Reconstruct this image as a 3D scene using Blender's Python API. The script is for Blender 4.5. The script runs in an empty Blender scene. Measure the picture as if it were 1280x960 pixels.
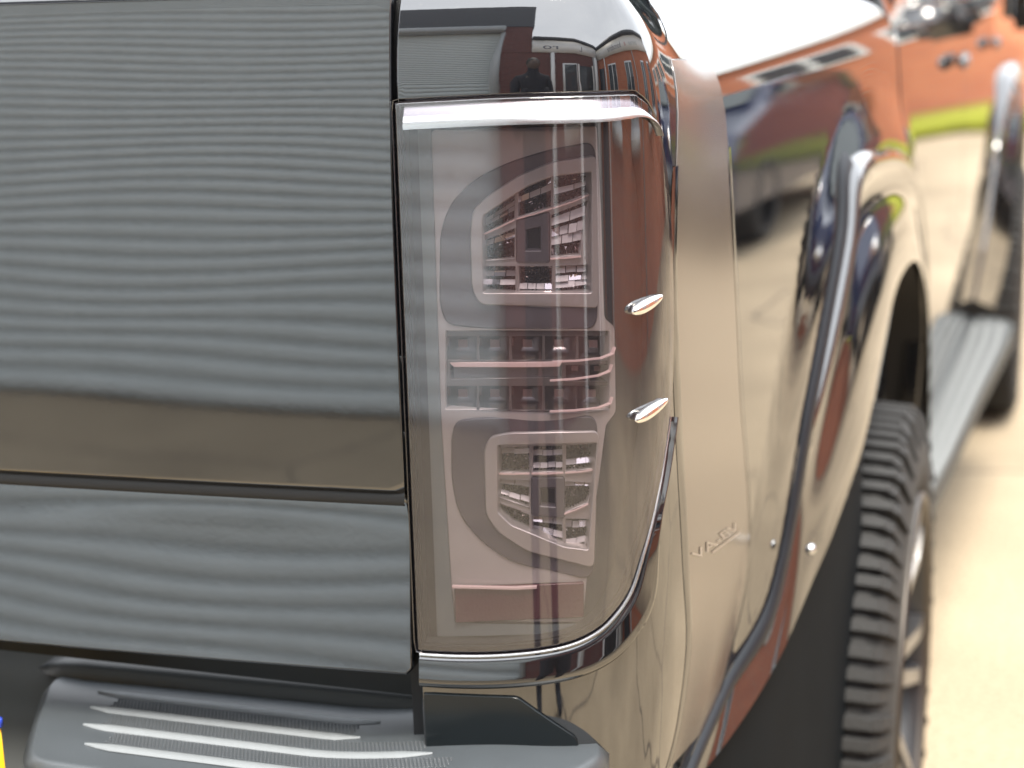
import bpy, bmesh, random
import numpy as np
from math import sin, cos, tan, pi, radians, sqrt, atan2
from mathutils import Vector, Matrix, geometry
random.seed(7); rng = np.random.default_rng(7)
scene = bpy.context.scene
COL = scene.collection

# ---------------------------------------------------------------- camera, sky, sun, exposure
YAW, PITCH, ROLL = radians(18.4), radians(13.3), radians(1.7)
CAM = Vector((1.18, -1.14, 1.37))
fwd = Vector((-sin(YAW)*cos(PITCH), cos(YAW)*cos(PITCH), -sin(PITCH)))
r0 = Vector((cos(YAW), sin(YAW), 0)); u0 = r0.cross(fwd)
rr = cos(ROLL)*r0 - sin(ROLL)*u0; uu = sin(ROLL)*r0 + cos(ROLL)*u0
cd = bpy.data.cameras.new('camera'); cam = bpy.data.objects.new('camera', cd); COL.objects.link(cam)
cam.matrix_world = Matrix(((rr.x, uu.x, -fwd.x, CAM.x), (rr.y, uu.y, -fwd.y, CAM.y), (rr.z, uu.z, -fwd.z, CAM.z), (0, 0, 0, 1)))
cd.sensor_width = 36; cd.lens = 36*2068/1280; cd.clip_start = .05; cd.clip_end = 600
cd.dof.use_dof = True; cd.dof.focus_distance = 1.22; cd.dof.aperture_fstop = 4.6
scene.camera = cam
SUN_EL, SUN_AZ = radians(66), radians(156)          # azimuth measured from +Y towards +X
w = bpy.data.worlds.new('World'); scene.world = w; w.use_nodes = True
nt = w.node_tree; nt.nodes.clear(); N = nt.nodes.new; L = nt.links.new
sky = N('ShaderNodeTexSky'); sky.sky_type = 'NISHITA'; sky.sun_disc = False
sky.sun_elevation = SUN_EL; sky.sun_rotation = SUN_AZ; sky.air_density = 1.0; sky.dust_density = 2.0
tc = N('ShaderNodeTexCoord'); mp = N('ShaderNodeMapping'); mp.inputs['Scale'].default_value = (1, 1, 2.2)
nz = N('ShaderNodeTexNoise'); nz.inputs['Scale'].default_value = 2.3; nz.inputs['Detail'].default_value = 5; nz.inputs['Roughness'].default_value = .55
cr = N('ShaderNodeValToRGB'); cr.color_ramp.elements[0].position = .3; cr.color_ramp.elements[0].color = (.85, .85, .85, 1)
cr.color_ramp.elements[1].position = .62; cr.color_ramp.elements[1].color = (1, 1, 1, 1)
cl = N('ShaderNodeRGB'); cl.outputs[0].default_value = (12.6, 13.0, 13.6, 1)
mx = N('ShaderNodeMixRGB'); bg = N('ShaderNodeBackground'); wo = N('ShaderNodeOutputWorld')
L(tc.outputs['Generated'], mp.inputs[0]); L(mp.outputs[0], nz.inputs[0]); L(nz.outputs['Fac'], cr.inputs[0])
L(cr.outputs[0], mx.inputs[0]); L(sky.outputs[0], mx.inputs[1]); L(cl.outputs[0], mx.inputs[2])
L(mx.outputs[0], bg.inputs[0]); bg.inputs[1].default_value = .12; L(bg.outputs[0], wo.inputs[0])
sl = bpy.data.lights.new('sun', 'SUN'); sl.energy = 3.0; sl.angle = radians(20); sl.color = (1, .93, .82)
so = bpy.data.objects.new('sun', sl); COL.objects.link(so)
so.rotation_euler = Vector((-sin(SUN_AZ)*cos(SUN_EL), -cos(SUN_AZ)*cos(SUN_EL), -sin(SUN_EL))).to_track_quat('-Z', 'Y').to_euler()
scene.view_settings.view_transform = 'Standard'; scene.view_settings.look = 'None'
scene.view_settings.exposure = 1.3; scene.view_settings.gamma = 1
scene.render.engine = 'CYCLES'
cy = scene.cycles
cy.max_bounces = 10; cy.glossy_bounces = 5; cy.transmission_bounces = 6; cy.transparent_max_bounces = 12; cy.diffuse_bounces = 3
cy.use_denoising = True; cy.caustics_reflective = False; cy.caustics_refractive = False; cy.blur_glossy = .3
cy.sample_clamp_indirect = 8

# ---------------------------------------------------------------- materials
MATS = {}
def mat(name, col, rough=.5, metal=0., ior=1.5, bump=None, vary=None, spec=None):
    """bump=(scale,strength,distance); vary=(scale,amount) brightness mottling, grain of the material"""
    if name in MATS: return MATS[name]
    m = bpy.data.materials.new(name); m.use_nodes = True; t = m.node_tree; b = t.nodes['Principled BSDF']
    b.inputs['Base Color'].default_value = (*col, 1); b.inputs['Roughness'].default_value = rough
    b.inputs['Metallic'].default_value = metal; b.inputs['IOR'].default_value = ior
    if spec is not None: b.inputs['Specular IOR Level'].default_value = spec
    co = t.nodes.new('ShaderNodeTexCoord')
    if vary:
        n = t.nodes.new('ShaderNodeTexNoise'); n.inputs['Scale'].default_value = vary[0]; n.inputs['Detail'].default_value = 6
        n.inputs['Roughness'].default_value = .65
        t.links.new(co.outputs['Object'], n.inputs[0])
        r = t.nodes.new('ShaderNodeMapRange'); r.inputs[1].default_value = .25; r.inputs[2].default_value = .75
        r.inputs[3].default_value = 1-vary[1]; r.inputs[4].default_value = 1+vary[1]
        t.links.new(n.outputs['Fac'], r.inputs[0])
        mm = t.nodes.new('ShaderNodeVectorMath'); mm.operation = 'SCALE'; mm.inputs[0].default_value = col
        t.links.new(r.outputs[0], mm.inputs['Scale']); t.links.new(mm.outputs[0], b.inputs['Base Color'])
    if bump:
        n = t.nodes.new('ShaderNodeTexNoise'); n.inputs['Scale'].default_value = bump[0]; n.inputs['Detail'].default_value = 3
        t.links.new(co.outputs['Object'], n.inputs[0])
        bn = t.nodes.new('ShaderNodeBump'); bn.inputs['Strength'].default_value = bump[1]; bn.inputs['Distance'].default_value = bump[2]
        t.links.new(n.outputs['Fac'], bn.inputs['Height']); t.links.new(bn.outputs[0], b.inputs['Normal'])
    MATS[name] = m; return m
PAINT = mat('black_paint', (.006, .0065, .008), .035, ior=2.35, bump=(150, .014, .0005))
def dusty(m, lo, hi, dust):
    t = m.node_tree; b = t.nodes['Principled BSDF']; co = t.nodes.new('ShaderNodeTexCoord')
    n = t.nodes.new('ShaderNodeTexNoise'); n.inputs['Scale'].default_value = 7; n.inputs['Detail'].default_value = 9; n.inputs['Roughness'].default_value = .7
    q = t.nodes.new('ShaderNodeMapRange'); q.inputs[1].default_value = .4; q.inputs[2].default_value = .72; q.inputs[3].default_value = lo; q.inputs[4].default_value = hi
    t.links.new(co.outputs['Object'], n.inputs[0]); t.links.new(n.outputs['Fac'], q.inputs[0]); t.links.new(q.outputs[0], b.inputs['Roughness'])
    v = t.nodes.new('ShaderNodeTexVoronoi'); v.inputs['Scale'].default_value = 110; t.links.new(co.outputs['Object'], v.inputs[0])
    k = t.nodes.new('ShaderNodeMapRange'); k.inputs[1].default_value = .0; k.inputs[2].default_value = .12; k.inputs[3].default_value = dust; k.inputs[4].default_value = 0
    t.links.new(v.outputs['Distance'], k.inputs[0]); mx_ = t.nodes.new('ShaderNodeMixRGB'); mx_.inputs[1].default_value = b.inputs['Base Color'].default_value; mx_.inputs[2].default_value = (.30, .27, .23, 1)
    t.links.new(k.outputs[0], mx_.inputs[0]); t.links.new(mx_.outputs[0], b.inputs['Base Color'])
dusty(PAINT, .022, .045, .12)
PAINT2 = mat('black_gloss_garnish', (.005, .005, .006), .02, ior=2.3)
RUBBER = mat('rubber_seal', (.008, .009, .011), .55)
PLASTIC = mat('textured_black_plastic', (.030, .034, .040), .42, ior=1.55, bump=(900, .35, .0006))
STEPP = mat('bumper_step_plastic', (.058, .066, .073), .38, ior=1.55, bump=(700, .25, .0005), vary=(9, .12))
STEPR = mat('step_rib_plastic', (.20, .215, .225), .6, spec=.3, bump=(700, .2, .0004), vary=(40, .06))
KNURL = mat('knurled_step_plastic', (.060, .067, .074), .55)
LEDGE = mat('recess_plastic', (.010, .012, .013), .4, ior=1.45, bump=(500, .1, .0005))
SATIN = mat('satin_chrome', (.70, .72, .74), .27, metal=1, bump=(40, .08, .001))
CHROME = mat('chrome', (.86, .85, .84), .04, metal=1)
REFL = mat('smoked_reflector_chrome', (.86, .80, .80), .10, metal=1); REFD = mat('reflector_dark_facet', (.03, .03, .035), .06, ior=1.6); REFW = mat('reflector_frosted_facet', (.62, .57, .57), .35, metal=.2)
BEZEL = mat('lamp_bezel_silver', (.47, .435, .425), .42, metal=.35, vary=(14, .06))
FRAME = mat('lamp_frame_silver', (.50, .465, .455), .38, metal=.6)
BAND = mat('lamp_band_dark', (.085, .075, .085), .30, ior=1.6)
HOUSE = mat('lamp_housing_black', (.020, .022, .024), .5)
REDR = mat('dark_red_reflector', (.085, .024, .032), .2, bump=(400, .4, .001)); MASK = mat('lamp_rim_grey', (.14, .165, .165), .5)
PINK = mat('pink_clear_light_guide', (.74, .55, .53), .2, ior=1.6)
LEDM = mat('led_chip', (.34, .23, .215), .3)
TYRE = mat('tyre_rubber', (.026, .026, .026), .8, vary=(30, .35), bump=(120, .4, .002))
RIM = mat('alloy_dark', (.30, .30, .31), .28, metal=.9); BARREL = mat('rim_barrel_black', (.02, .02, .022), .35)
RIMB = mat('machined_alloy', (.10, .09, .08), .45, metal=1)
STEPM = mat('aluminium_step', (.075, .08, .08), .6, spec=.2, vary=(20, .1))
STEPG = mat('step_groove_rubber', (.10, .105, .11), .6)
GLASS = mat('tinted_window_glass', (.02, .03, .03), .02, ior=1.9)
FILM = mat('taupe_satin_film', (.075, .058, .047), .20, ior=2.3, vary=(6, .04))
FILMT = mat('pale_film_print', (.34, .29, .24), .35)
MUD = mat('mud_guard_black', (.007, .009, .011), .8, spec=.08, vary=(12, .15))
YEL = mat('yellow_plate', (.85, .50, .01), .3)
BLUE = mat('blue_plate_band', (.02, .05, .4), .3)

def lens_material():
    m = bpy.data.materials.new('smoked_lens'); m.use_nodes = True; t = m.node_tree; t.nodes.clear(); n = t.nodes.new; l = t.links.new
    g = n('ShaderNodeNewGeometry'); d = n('ShaderNodeVectorMath'); d.operation = 'DOT_PRODUCT'
    l(g.outputs['Normal'], d.inputs[0]); l(g.outputs['Incoming'], d.inputs[1])
    a = n('ShaderNodeMath'); a.operation = 'ABSOLUTE'; l(d.outputs['Value'], a.inputs[0])
    s = n('ShaderNodeMath'); s.operation = 'SUBTRACT'; s.inputs[0].default_value = 1; s.use_clamp = True; l(a.outputs[0], s.inputs[1])
    p = n('ShaderNodeMath'); p.operation = 'POWER'; p.inputs[1].default_value = 5; l(s.outputs[0], p.inputs[0])
    f = n('ShaderNodeMath'); f.operation = 'MULTIPLY_ADD'; f.inputs[1].default_value = .85; f.inputs[2].default_value = .15; l(p.outputs[0], f.inputs[0])
    tr = n('ShaderNodeBsdfTransparent'); tr.inputs[0].default_value = (.70, .665, .69, 1)
    gl = n('ShaderNodeBsdfGlossy'); gl.inputs['Roughness'].default_value = .045; gl.inputs[0].default_value = (1, 1, 1, 1)
    mx = n('ShaderNodeMixShader'); o = n('ShaderNodeOutputMaterial')
    df = n('ShaderNodeBsdfDiffuse'); df.inputs[0].default_value = (.15, .125, .14, 1); m2 = n('ShaderNodeMixShader'); m2.inputs[0].default_value = .09
    l(tr.outputs[0], m2.inputs[1]); l(df.outputs[0], m2.inputs[2])
    l(f.outputs[0], mx.inputs[0]); l(m2.outputs[0], mx.inputs[1]); l(gl.outputs[0], mx.inputs[2]); l(mx.outputs[0], o.inputs[0])
    return m
LENS = lens_material()

# ---------------------------------------------------------------- object helpers
def link(name, me, m=None, parent=None, loc=None):
    o = bpy.data.objects.new(name, me)
    COL.objects.link(o)
    if m is not None and me is not None and not me.materials: me.materials.append(m)
    if parent is not None: o.parent = parent
    if loc is not None: o.location = loc
    return o
def thing(name, label, cat, loc=(0, 0, 0), group=None):
    o = link(name, None, loc=loc); o['label'] = label; o['category'] = cat
    if group: o['group'] = group
    return o
def mesh(vs, fs, smooth=False, normals=None):
    me = bpy.data.meshes.new('m'); me.from_pydata([tuple(v) for v in vs], [], [tuple(f) for f in fs]); me.update()
    if smooth: me.polygons.foreach_set('use_smooth', [True]*len(me.polygons))
    if normals is not None: me.normals_split_custom_set_from_vertices([tuple(n) for n in normals])
    return me
def bm_mesh(bm, smooth=False):
    bmesh.ops.recalc_face_normals(bm, faces=bm.faces)
    me = bpy.data.meshes.new('m'); bm.to_mesh(me); bm.free()
    if smooth:
        me.polygons.foreach_set('use_smooth', [True]*len(me.polygons))
    return me
def box(x0, x1, y0, y1, z0, z1, bev=0., seg=2, bm=None):
    own = bm is None; bm = bm or bmesh.new()
    vs = [bm.verts.new((x, y, z)) for z in (z0, z1) for y in (y0, y1) for x in (x0, x1)]
    fs = [bm.faces.new([vs[i] for i in f]) for f in ((0, 2, 3, 1), (4, 5, 7, 6), (0, 1, 5, 4), (2, 6, 7, 3), (0, 4, 6, 2), (1, 3, 7, 5))]
    if bev: bmesh.ops.bevel(bm, geom=list({e for f in fs for e in f.edges}), offset=bev, segments=seg, affect='EDGES')
    return bm_mesh(bm, bool(bev)) if own else bm
def dens(poly, step, closed=True):
    out = []; n = len(poly)
    for i in range(n if closed else n-1):
        a = np.array(poly[i], float); b = np.array(poly[(i+1) % n], float); k = max(1, int(np.ceil(np.linalg.norm(b-a)/step)))
        for j in range(k): out.append(a+(b-a)*j/k)
    if not closed: out.append(np.array(poly[-1], float))
    return np.array(out)
def crom(poly, step, closed=True, corners=()):
    """Catmull-Rom through the points; indices in corners stay sharp"""
    p = [np.array(q, float) for q in poly]; n = len(p); out = []
    for i in range(n if closed else n-1):
        a, b = p[i], p[(i+1) % n]
        pm = p[i-1] if (closed or i > 0) else a
        pn = p[(i+2) % n] if (closed or i+2 < n) else b
        if i in corners: pm = a*2-b
        if (i+1) % n in corners: pn = b*2-a
        k = max(1, int(np.ceil(np.linalg.norm(b-a)/step)))
        for j in range(k):
            t = j/k; out.append(.5*((2*a)+(b-pm)*t+(2*pm-5*a+4*b-pn)*t*t+(3*a-3*b+pn-pm)*t**3))
    if not closed: out.append(p[-1])
    return np.array(out)
def rounded(poly, r, seg=6):
    out = []; n = len(poly)
    for i in range(n):
        p = np.array(poly[i], float); a = np.array(poly[i-1], float)-p; b = np.array(poly[(i+1) % n], float)-p
        la, lb = np.linalg.norm(a), np.linalg.norm(b); ri = r[i] if isinstance(r, (list, tuple)) else r
        ri = min(ri, la*.45, lb*.45)
        if ri <= 0: out.append(p); continue
        s, e = p+a/la*ri, p+b/lb*ri
        for k in range(seg+1):
            t = k/seg; out.append((1-t)**2*s+2*t*(1-t)*p+t*t*e)
    return np.array(out)
def area(p): x, y = p[:, 0], p[:, 1]; return .5*np.sum(x*np.roll(y, -1)-np.roll(x, -1)*y)
def inside(poly, q):
    x, y = q[:, 0], q[:, 1]; c = np.zeros(len(q), bool); n = len(poly); j = n-1
    for i in range(n):
        xi, yi = poly[i]; xj, yj = poly[j]
        if yi != yj:
            m = ((yi > y) != (yj > y)) & (x < (xj-xi)*(y-yi)/(yj-yi)+xi); c ^= m
        j = i
    return c
def offset(poly, d):
    """move every vertex outward by d (ccw or cw polygon)"""
    s = 1 if area(poly) > 0 else -1
    e = np.roll(poly, -1, 0)-poly; L_ = np.linalg.norm(e, axis=1, keepdims=True)+1e-12; e = e/L_
    n = np.stack([e[:, 1], -e[:, 0]], 1)*s; v = n+np.roll(n, 1, 0); v /= np.linalg.norm(v, axis=1, keepdims=True)+1e-9
    return poly+v*d

def patch(poly, surf, holes=(), step=.012, off=0., edge=.0012, depth=.012, rings=True, grid=None):
    """a sheet cut to poly (in the surface's own u,v) with holes, laid on surf(u,v,off), its rims turned in"""
    if area(poly) < 0: poly = poly[::-1]
    holes = [h if area(h) < 0 else h[::-1] for h in holes]
    loops = [poly]+holes
    vs = []; ed = []; li = []
    for lp in loops:
        b = len(vs); vs += [tuple(p) for p in lp]; k = len(lp); ed += [(b+i, b+(i+1) % k) for i in range(k)]; li.append((b, k))
    mn, mxx = poly.min(0), poly.max(0)
    su, sv = grid or (step, step)
    gx, gy = np.meshgrid(np.arange(mn[0]+su/2, mxx[0], su), np.arange(mn[1]+sv/2, mxx[1], sv))
    g = np.stack([gx.ravel(), gy.ravel()], 1)
    k = inside(offset(poly, -.25*min(su, sv)), g)
    for h in holes: k &= ~inside(h, g)
    g = g[k]
    vs += [tuple(p) for p in g]
    r = geometry.delaunay_2d_cdt([Vector(v) for v in vs], ed, [], 0, 1e-7)
    V = np.array([tuple(v) for v in r[0]]); T = np.array([f for f in r[2] if len(f) == 3])
    cen = V[T].mean(1); k = inside(poly, cen)
    for h in holes: k &= ~inside(h, cen)
    T = T[k]
    a = V[T]; ar = (a[:, 1, 0]-a[:, 0, 0])*(a[:, 2, 1]-a[:, 0, 1])-(a[:, 2, 0]-a[:, 0, 0])*(a[:, 1, 1]-a[:, 0, 1])
    T = T[abs(ar) > 1e-12]; ar = ar[abs(ar) > 1e-12]
    T = [tuple(t) if q > 0 else (t[0], t[2], t[1]) for t, q in zip(T, ar)]
    P = [surf(u, v, off) for u, v in V]; NN = []
    def nrm(u, v, o):
        h = .0015; du = surf(u+h, v, o)-surf(u-h, v, o); dv = surf(u, v+h, o)-surf(u, v-h, o)
        n = np.cross(du, dv); return n/np.linalg.norm(n), du, dv
    NN = [nrm(u, v, off)[0] for u, v in V]
    F_ = list(T)
    if rings:
        # map loop verts -> result verts
        orig = {}
        for i, ids in enumerate(r[3]):
            for q in ids: orig[q] = i
        for (b, k), lp in zip(li, loops):
            lp = np.array(lp); s = 1 if area(lp) > 0 else -1
            o1 = offset(lp, edge*.3*s if s > 0 else -edge*.3) ; o2 = offset(lp, edge if s > 0 else -edge)
            r0_ = [orig.get(b+i, b+i) for i in range(k)]
            b1 = len(P)
            for oo, dd, wgt in ((o1, edge*.3, .5), (o2, edge, .95), (o2, depth, 1.)):
                for i in range(k):
                    u, v = oo[i]; P.append(surf(u, v, off-dd))
                    n0, du, dv = nrm(lp[i][0], lp[i][1], off)
                    d2 = o2[i]-lp[i]; d3 = du*d2[0]+dv*d2[1]; d3 = d3/(np.linalg.norm(d3)+1e-12)
                    q = n0*(1-wgt)+d3*wgt; NN.append(q/np.linalg.norm(q))
            prev = r0_
            for ring in range(3):
                cur = [b1+ring*k+i for i in range(k)]
                for i in range(k):
                    j = (i+1) % k; f = (prev[i], cur[i], cur[j], prev[j])
                    if len(set(f)) == 4: F_.append(f)
                prev = cur
    return mesh(P, F_, True, NN)

# ---------------------------------------------------------------- body surfaces of the truck
KS = [(-.9, 0), (-.75, 0.), (0, 4), (.09, 8.4), (.145, 24), (.18, 52), (.21, 77), (.245, 86), (.30, 87.0), (1.0, 87.4), (1.7, 88.3), (6, 88.8)]
ss = np.arange(-.9, 6, .002); hh = np.radians(np.interp(ss, [k[0] for k in KS], [k[1] for k in KS]))
kk = np.hanning(15); kk /= kk.sum(); hh = np.convolve(np.pad(hh, 7, mode='edge'), kk, 'valid')
PX = np.concatenate([[0], np.cumsum(np.cos(hh[:-1])*.002)]); PY = np.concatenate([[0], np.cumsum(np.sin(hh[:-1])*.002)])
i0 = int(np.argmin(abs(ss))); PX = PX-PX[i0]+.712; PY = PY-PY[i0]
def at_s(s):
    f = min(max((s+.9)/.002, 0), len(ss)-2.001); i = int(f); t = f-i
    return PX[i]*(1-t)+PX[i+1]*t, PY[i]*(1-t)+PY[i+1]*t, hh[i]*(1-t)+hh[i+1]*t
def smooth(a, b, x):
    t = min(1, max(0, (x-a)/(b-a))); return t*t*(3-2*t)
def roll_in(z, z0, R):
    if z <= z0: return 0.
    t = min(.999, (z-z0)/R); return R*(1-sqrt(1-t*t))
def inset(s, z):
    wv = smooth(.14, .40, s)
    dr = roll_in(z, 1.303, .13)
    if z < .86: dr += .3*(.86-z)**2
    ds = roll_in(z, 1.268, .118)
    if z > 1.06: ds += .20*(z-1.06)**2
    if z < 1.0: ds += .16*(1.0-z)**2
    return dr*(1-wv)+ds*wv
def blister(s, z):
    rr_ = sqrt((s-1.24)**2+(z-.42)**2); return .014*smooth(-.84, -.735, -rr_) if s > .3 else 0.
def S(s, z, off=0.):
    x, y, h = at_s(s); d = off-inset(s, z)+blister(s, z); return np.array([x+sin(h)*d, y-cos(h)*d, z])
def lean(z): return .0020+.003*(z-1.08)
def tg_inset(z):
    d = roll_in(z, 1.3705, .0145)
    if z > 1.08: d += .72*(z-1.08)**3
    if z < .994:
        k = smooth(-.995, -.988, -z); d += k*.014-(.988-min(z, .988))*tan(radians(6.5))
    return d
def T_(x, z, off=0.):
    xx, y, h = at_s(abs(x)-.712)
    ww = .35+.65*smooth(1.06, 1.14, z)+.3*smooth(-.98, -.95, -z)
    wob = ww*(.00030*sin(x*6+z*7+1)+.00016*sin(z*27+x*7)+.00006*sin(z*47-x*15))
    d = off-tg_inset(z)+wob
    sg = 1 if x >= 0 else -1
    return np.array([x+sin(h)*d*sg, y-cos(h)*d, z])

# measured outlines of the lamp, in metres along (s) and up (z) the body surface
D = {
  'lens': [(0.0054,1.2914),(0.0066,0.8658),(0.0349,0.8669),(0.0736,0.8697),(0.1179,0.8768),(0.143,0.8864),(0.1593,0.8993),(0.1734,0.9167),(0.1855,0.9437),(0.1999,0.9728),(0.2203,1.0163),(0.2347,1.0549),(0.2406,1.1179),(0.2402,1.1808),(0.2322,1.231),(0.2174,1.2655),(0.2045,1.2824),(0.1905,1.2915),(0.1761,1.2946),(0.0924,1.2952),(0.0085,1.2925)],
  'strip': [(0.2875,1.3153),(0.2511,1.1792),(0.2557,1.0499),(0.2793,0.9072),(0.2969,0.8291),(0.2755,0.7645),(0.2422,0.7356)],
  'stripR': [(0.427,1.3089),(0.4378,1.2637),(0.4407,1.1513),(0.4661,0.9993),(0.5127,0.8686),(0.509,0.8125),(0.4753,0.7589),(0.4171,0.7008)],
  'garn': [(0.0055,0.8412),(0.0534,0.843),(0.1048,0.852),(0.1427,0.8658),(0.159,0.8828),(0.171,0.9006)],
  'txt': [(0.3062,0.898),(0.4685,0.8746),(0.2948,0.909),(0.4469,0.8894)],
  'flo': [(1.3506,1.1347),(1.1387,1.1609),(0.9907,1.1659),(0.9061,1.0828),(0.7506,0.9486),(0.6964,0.8912),(0.6244,0.7896),(0.5339,0.7358),(0.3884,0.6975),(0.2914,0.7119)],
  'gap': [(1.6268,1.343),(1.5165,1.2753),(1.7304,1.0905)],
  'bezel': [(0.0251, 1.2716), (0.1637, 1.2719), (0.1675, 1.2), (0.169, 1.127), (0.183, 1.119), (0.183, 1.052), (0.169, 1.044), (0.1556, 0.9866), (0.145, 0.9347), (0.1384, 0.8842), (0.029, 0.8817), (0.0268, 0.9128), (0.0237, 1.051)],
  'bandU_o': [(0.1604,1.2603),(0.1207,1.2555),(0.0868,1.2472),(0.0583,1.2344),(0.0387,1.2164),(0.0302,1.1952),(0.0273,1.1397),(0.0319,1.1254),(0.0576,1.1226),(0.1593,1.1212)],
  'frameU_o': [(0.1601,1.2502),(0.1204,1.2467),(0.093,1.2371),(0.0705,1.2235),(0.0569,1.2122),(0.0544,1.1952),(0.0541,1.1524),(0.0595,1.1413),(0.1598,1.1373)],
  'holeU': [(0.1559,1.2403),(0.1202,1.2378),(0.0996,1.231),(0.0624,1.2085),(0.061,1.1487),(0.1533,1.1474)],
  'bars': [(0.0291,1.1197),(0.1771,1.1175),(0.1753,1.0546),(0.0265,1.0563)],
  'rowA': [(0.0309,1.1166),(0.1747,1.1146),(0.1742,1.0952),(0.0301,1.0971)],
  'light': [(0.0313,1.094),(0.1255,1.0951),(0.1251,1.082),(0.0308,1.08)],
  'rowB': [(0.03,1.0774),(0.1704,1.076),(0.1698,1.0564),(0.0292,1.0576)],
  'bandL_o': [(0.1574,1.0509),(0.055,1.0499),(0.0367,1.0469),(0.0329,1.0352),(0.0315,0.9994),(0.0358,0.9733),(0.0516,0.9527),(0.0774,0.935),(0.149,0.9198)],
  'frameL_o': [(0.157,1.0395),(0.0805,1.0396),(0.0643,1.036),(0.0594,1.0262),(0.059,0.9741),(0.0683,0.9599),(0.091,0.9454),(0.1493,0.9305)],
  'holeL': [(0.1568,1.0318),(0.0686,1.031),(0.0669,0.9757),(0.0783,0.9648),(0.1232,0.9474),(0.1453,0.9439)],
  'refl': [(0.0308,0.911),(0.1391,0.917),(0.1385,0.8896),(0.0303,0.8825)],
  'reflU': [[(0.0608,1.2072),(0.0883,1.2252),(0.0876,1.2046),(0.0603,1.1925)],[(0.0896,1.2258),(0.1202,1.2367),(0.1196,1.2127),(0.089,1.2052)],[(0.121,1.2367),(0.1608,1.2392),(0.1577,1.2225),(0.1203,1.2127)],[(0.0602,1.1883),(0.0874,1.198),(0.0867,1.1741),(0.0596,1.1723)],[(0.118,1.2079),(0.1551,1.2178),(0.1442,1.1756),(0.117,1.1745)],[(0.0595,1.1692),(0.0872,1.1692),(0.0865,1.147),(0.0588,1.1469)],[(0.0885,1.1692),(0.1191,1.1689),(0.1184,1.1461),(0.0879,1.147)],[(0.1205,1.1689),(0.1619,1.1689),(0.1561,1.1481),(0.1199,1.1455)]],
  'reflL': [[(0.0665,1.0262),(0.0948,1.028),(0.0941,1.006),(0.0658,1.0053)],[(0.0962,1.028),(0.1249,1.0285),(0.1243,1.0065),(0.0956,1.006)],[(0.1264,1.0284),(0.1619,1.0283),(0.156,1.0079),(0.1258,1.0064)],[(0.0663,1.0008),(0.0939,1.0001),(0.0932,0.9771),(0.0658,0.9857)],[(0.1249,0.9993),(0.1556,0.9968),(0.147,0.9802),(0.1242,0.9731)],[(0.0657,0.9817),(0.0931,0.9732),(0.0925,0.9553),(0.0666,0.9678)],[(0.0945,0.9705),(0.1233,0.9692),(0.1227,0.944),(0.0939,0.952)],[(0.1249,0.9691),(0.1546,0.9673),(0.1431,0.9447),(0.1241,0.9413)]],
  'sqU': [[(0.0909,1.2016),(0.115,1.2062),(0.1141,1.1739),(0.09,1.1741)]],
  'sqL': [[(0.0976,1.0001),(0.1226,1.0),(0.1219,0.9718),(0.0968,0.9739)]],
  'leds': [[(0.0294,1.1146),(0.0544,1.1149),(0.0537,1.0953),(0.0287,1.0949)],[(0.0557,1.1149),(0.0803,1.1151),(0.0797,1.0956),(0.055,1.0953)],[(0.0816,1.1152),(0.1086,1.1152),(0.1081,1.0957),(0.081,1.0956)],[(0.1101,1.1151),(0.1384,1.1145),(0.1379,1.0951),(0.1096,1.0957)],[(0.14,1.1144),(0.1866,1.1121),(0.1858,1.0926),(0.1395,1.095)],[(0.0279,1.075),(0.053,1.0755),(0.0523,1.0556),(0.0271,1.055)],[(0.0543,1.0756),(0.0791,1.0759),(0.0785,1.0561),(0.0536,1.0557)],[(0.0804,1.076),(0.1075,1.0761),(0.1069,1.0563),(0.0798,1.0561)],[(0.109,1.0761),(0.1374,1.0755),(0.1369,1.0557),(0.1084,1.0563)],[(0.1374,1.0755),(0.1818,1.0732),(0.181,1.0534),(0.1369,1.0557)],[(0.1281,1.0922),(0.1494,1.0915),(0.149,1.0782),(0.1277,1.0789)],[(0.1517,1.0914),(0.1873,1.0893),(0.1867,1.076),(0.1512,1.0781)]],
}

# ================================================================ the pickup truck
truck = thing('pickup_truck', 'glossy black pickup truck with smoked tail light, flared arches and side step', 'pickup truck', (0, .8, 0))
def part(name, me, m, parent=truck, label=None):
    o = link(name, me, m, parent)
    o.matrix_parent_inverse = Matrix.Translation(-Vector(truck.location))
    if label: o['label'] = label
    return o
def sub(name, me, m, parent, label=None):
    o = link(name, me, m, parent)
    if label: o['label'] = label
    return o

lens_out = crom(D['lens'][:-1][1:], .004, True, corners=())
# outline: straight inner side, straight top, free curve round the outside
lp = [(lean(1.2925)+.0035, 1.2925), (lean(.8645)+.0035, .8665)]
mid = crom([lp[1]]+D['lens'][2:-1]+[lp[0]], .004, False)
lens_out = np.vstack([mid, dens([mid[-1], mid[0]], .006, False)[1:-1]])
lens_r = offset(lens_out, .0008)

# ---- bed side panel with the openings for lamp and wheel arch
flo = crom([(1.62, .60)]+D['flo']+[(.22, .70)], .02, False)
arch_cut = [(1.60, .50), (1.53, 1.05), (1.42, 1.085), (1.14, 1.115), (1.0, 1.11), (.93, 1.03), (.80, .93), (.74, .87), (.66, .77), (.56, .71), (.40, .66), (.30, .60)]
body_poly = [(lean(.70)+.005, .70), (lean(1.3)+.005, 1.3), (lean(1.376)+.006, 1.372), (.30, 1.3745), (.6, 1.381), (1.53, 1.381), (1.53, .95)]
body_poly = [tuple(p) for p in dens(body_poly, .012)]
a_ = crom(arch_cut[1:], .02, False)
poly = np.vstack([dens([(lean(.64)+.005, .64), (lean(1.3)+.005, 1.3), (lean(1.37)+.005, 1.372), (.14, 1.3735), (.40, 1.380), (1.53, 1.380)], .012, False), a_, dens([(.30, .60), (.20, .64)], .02, False)])
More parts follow.
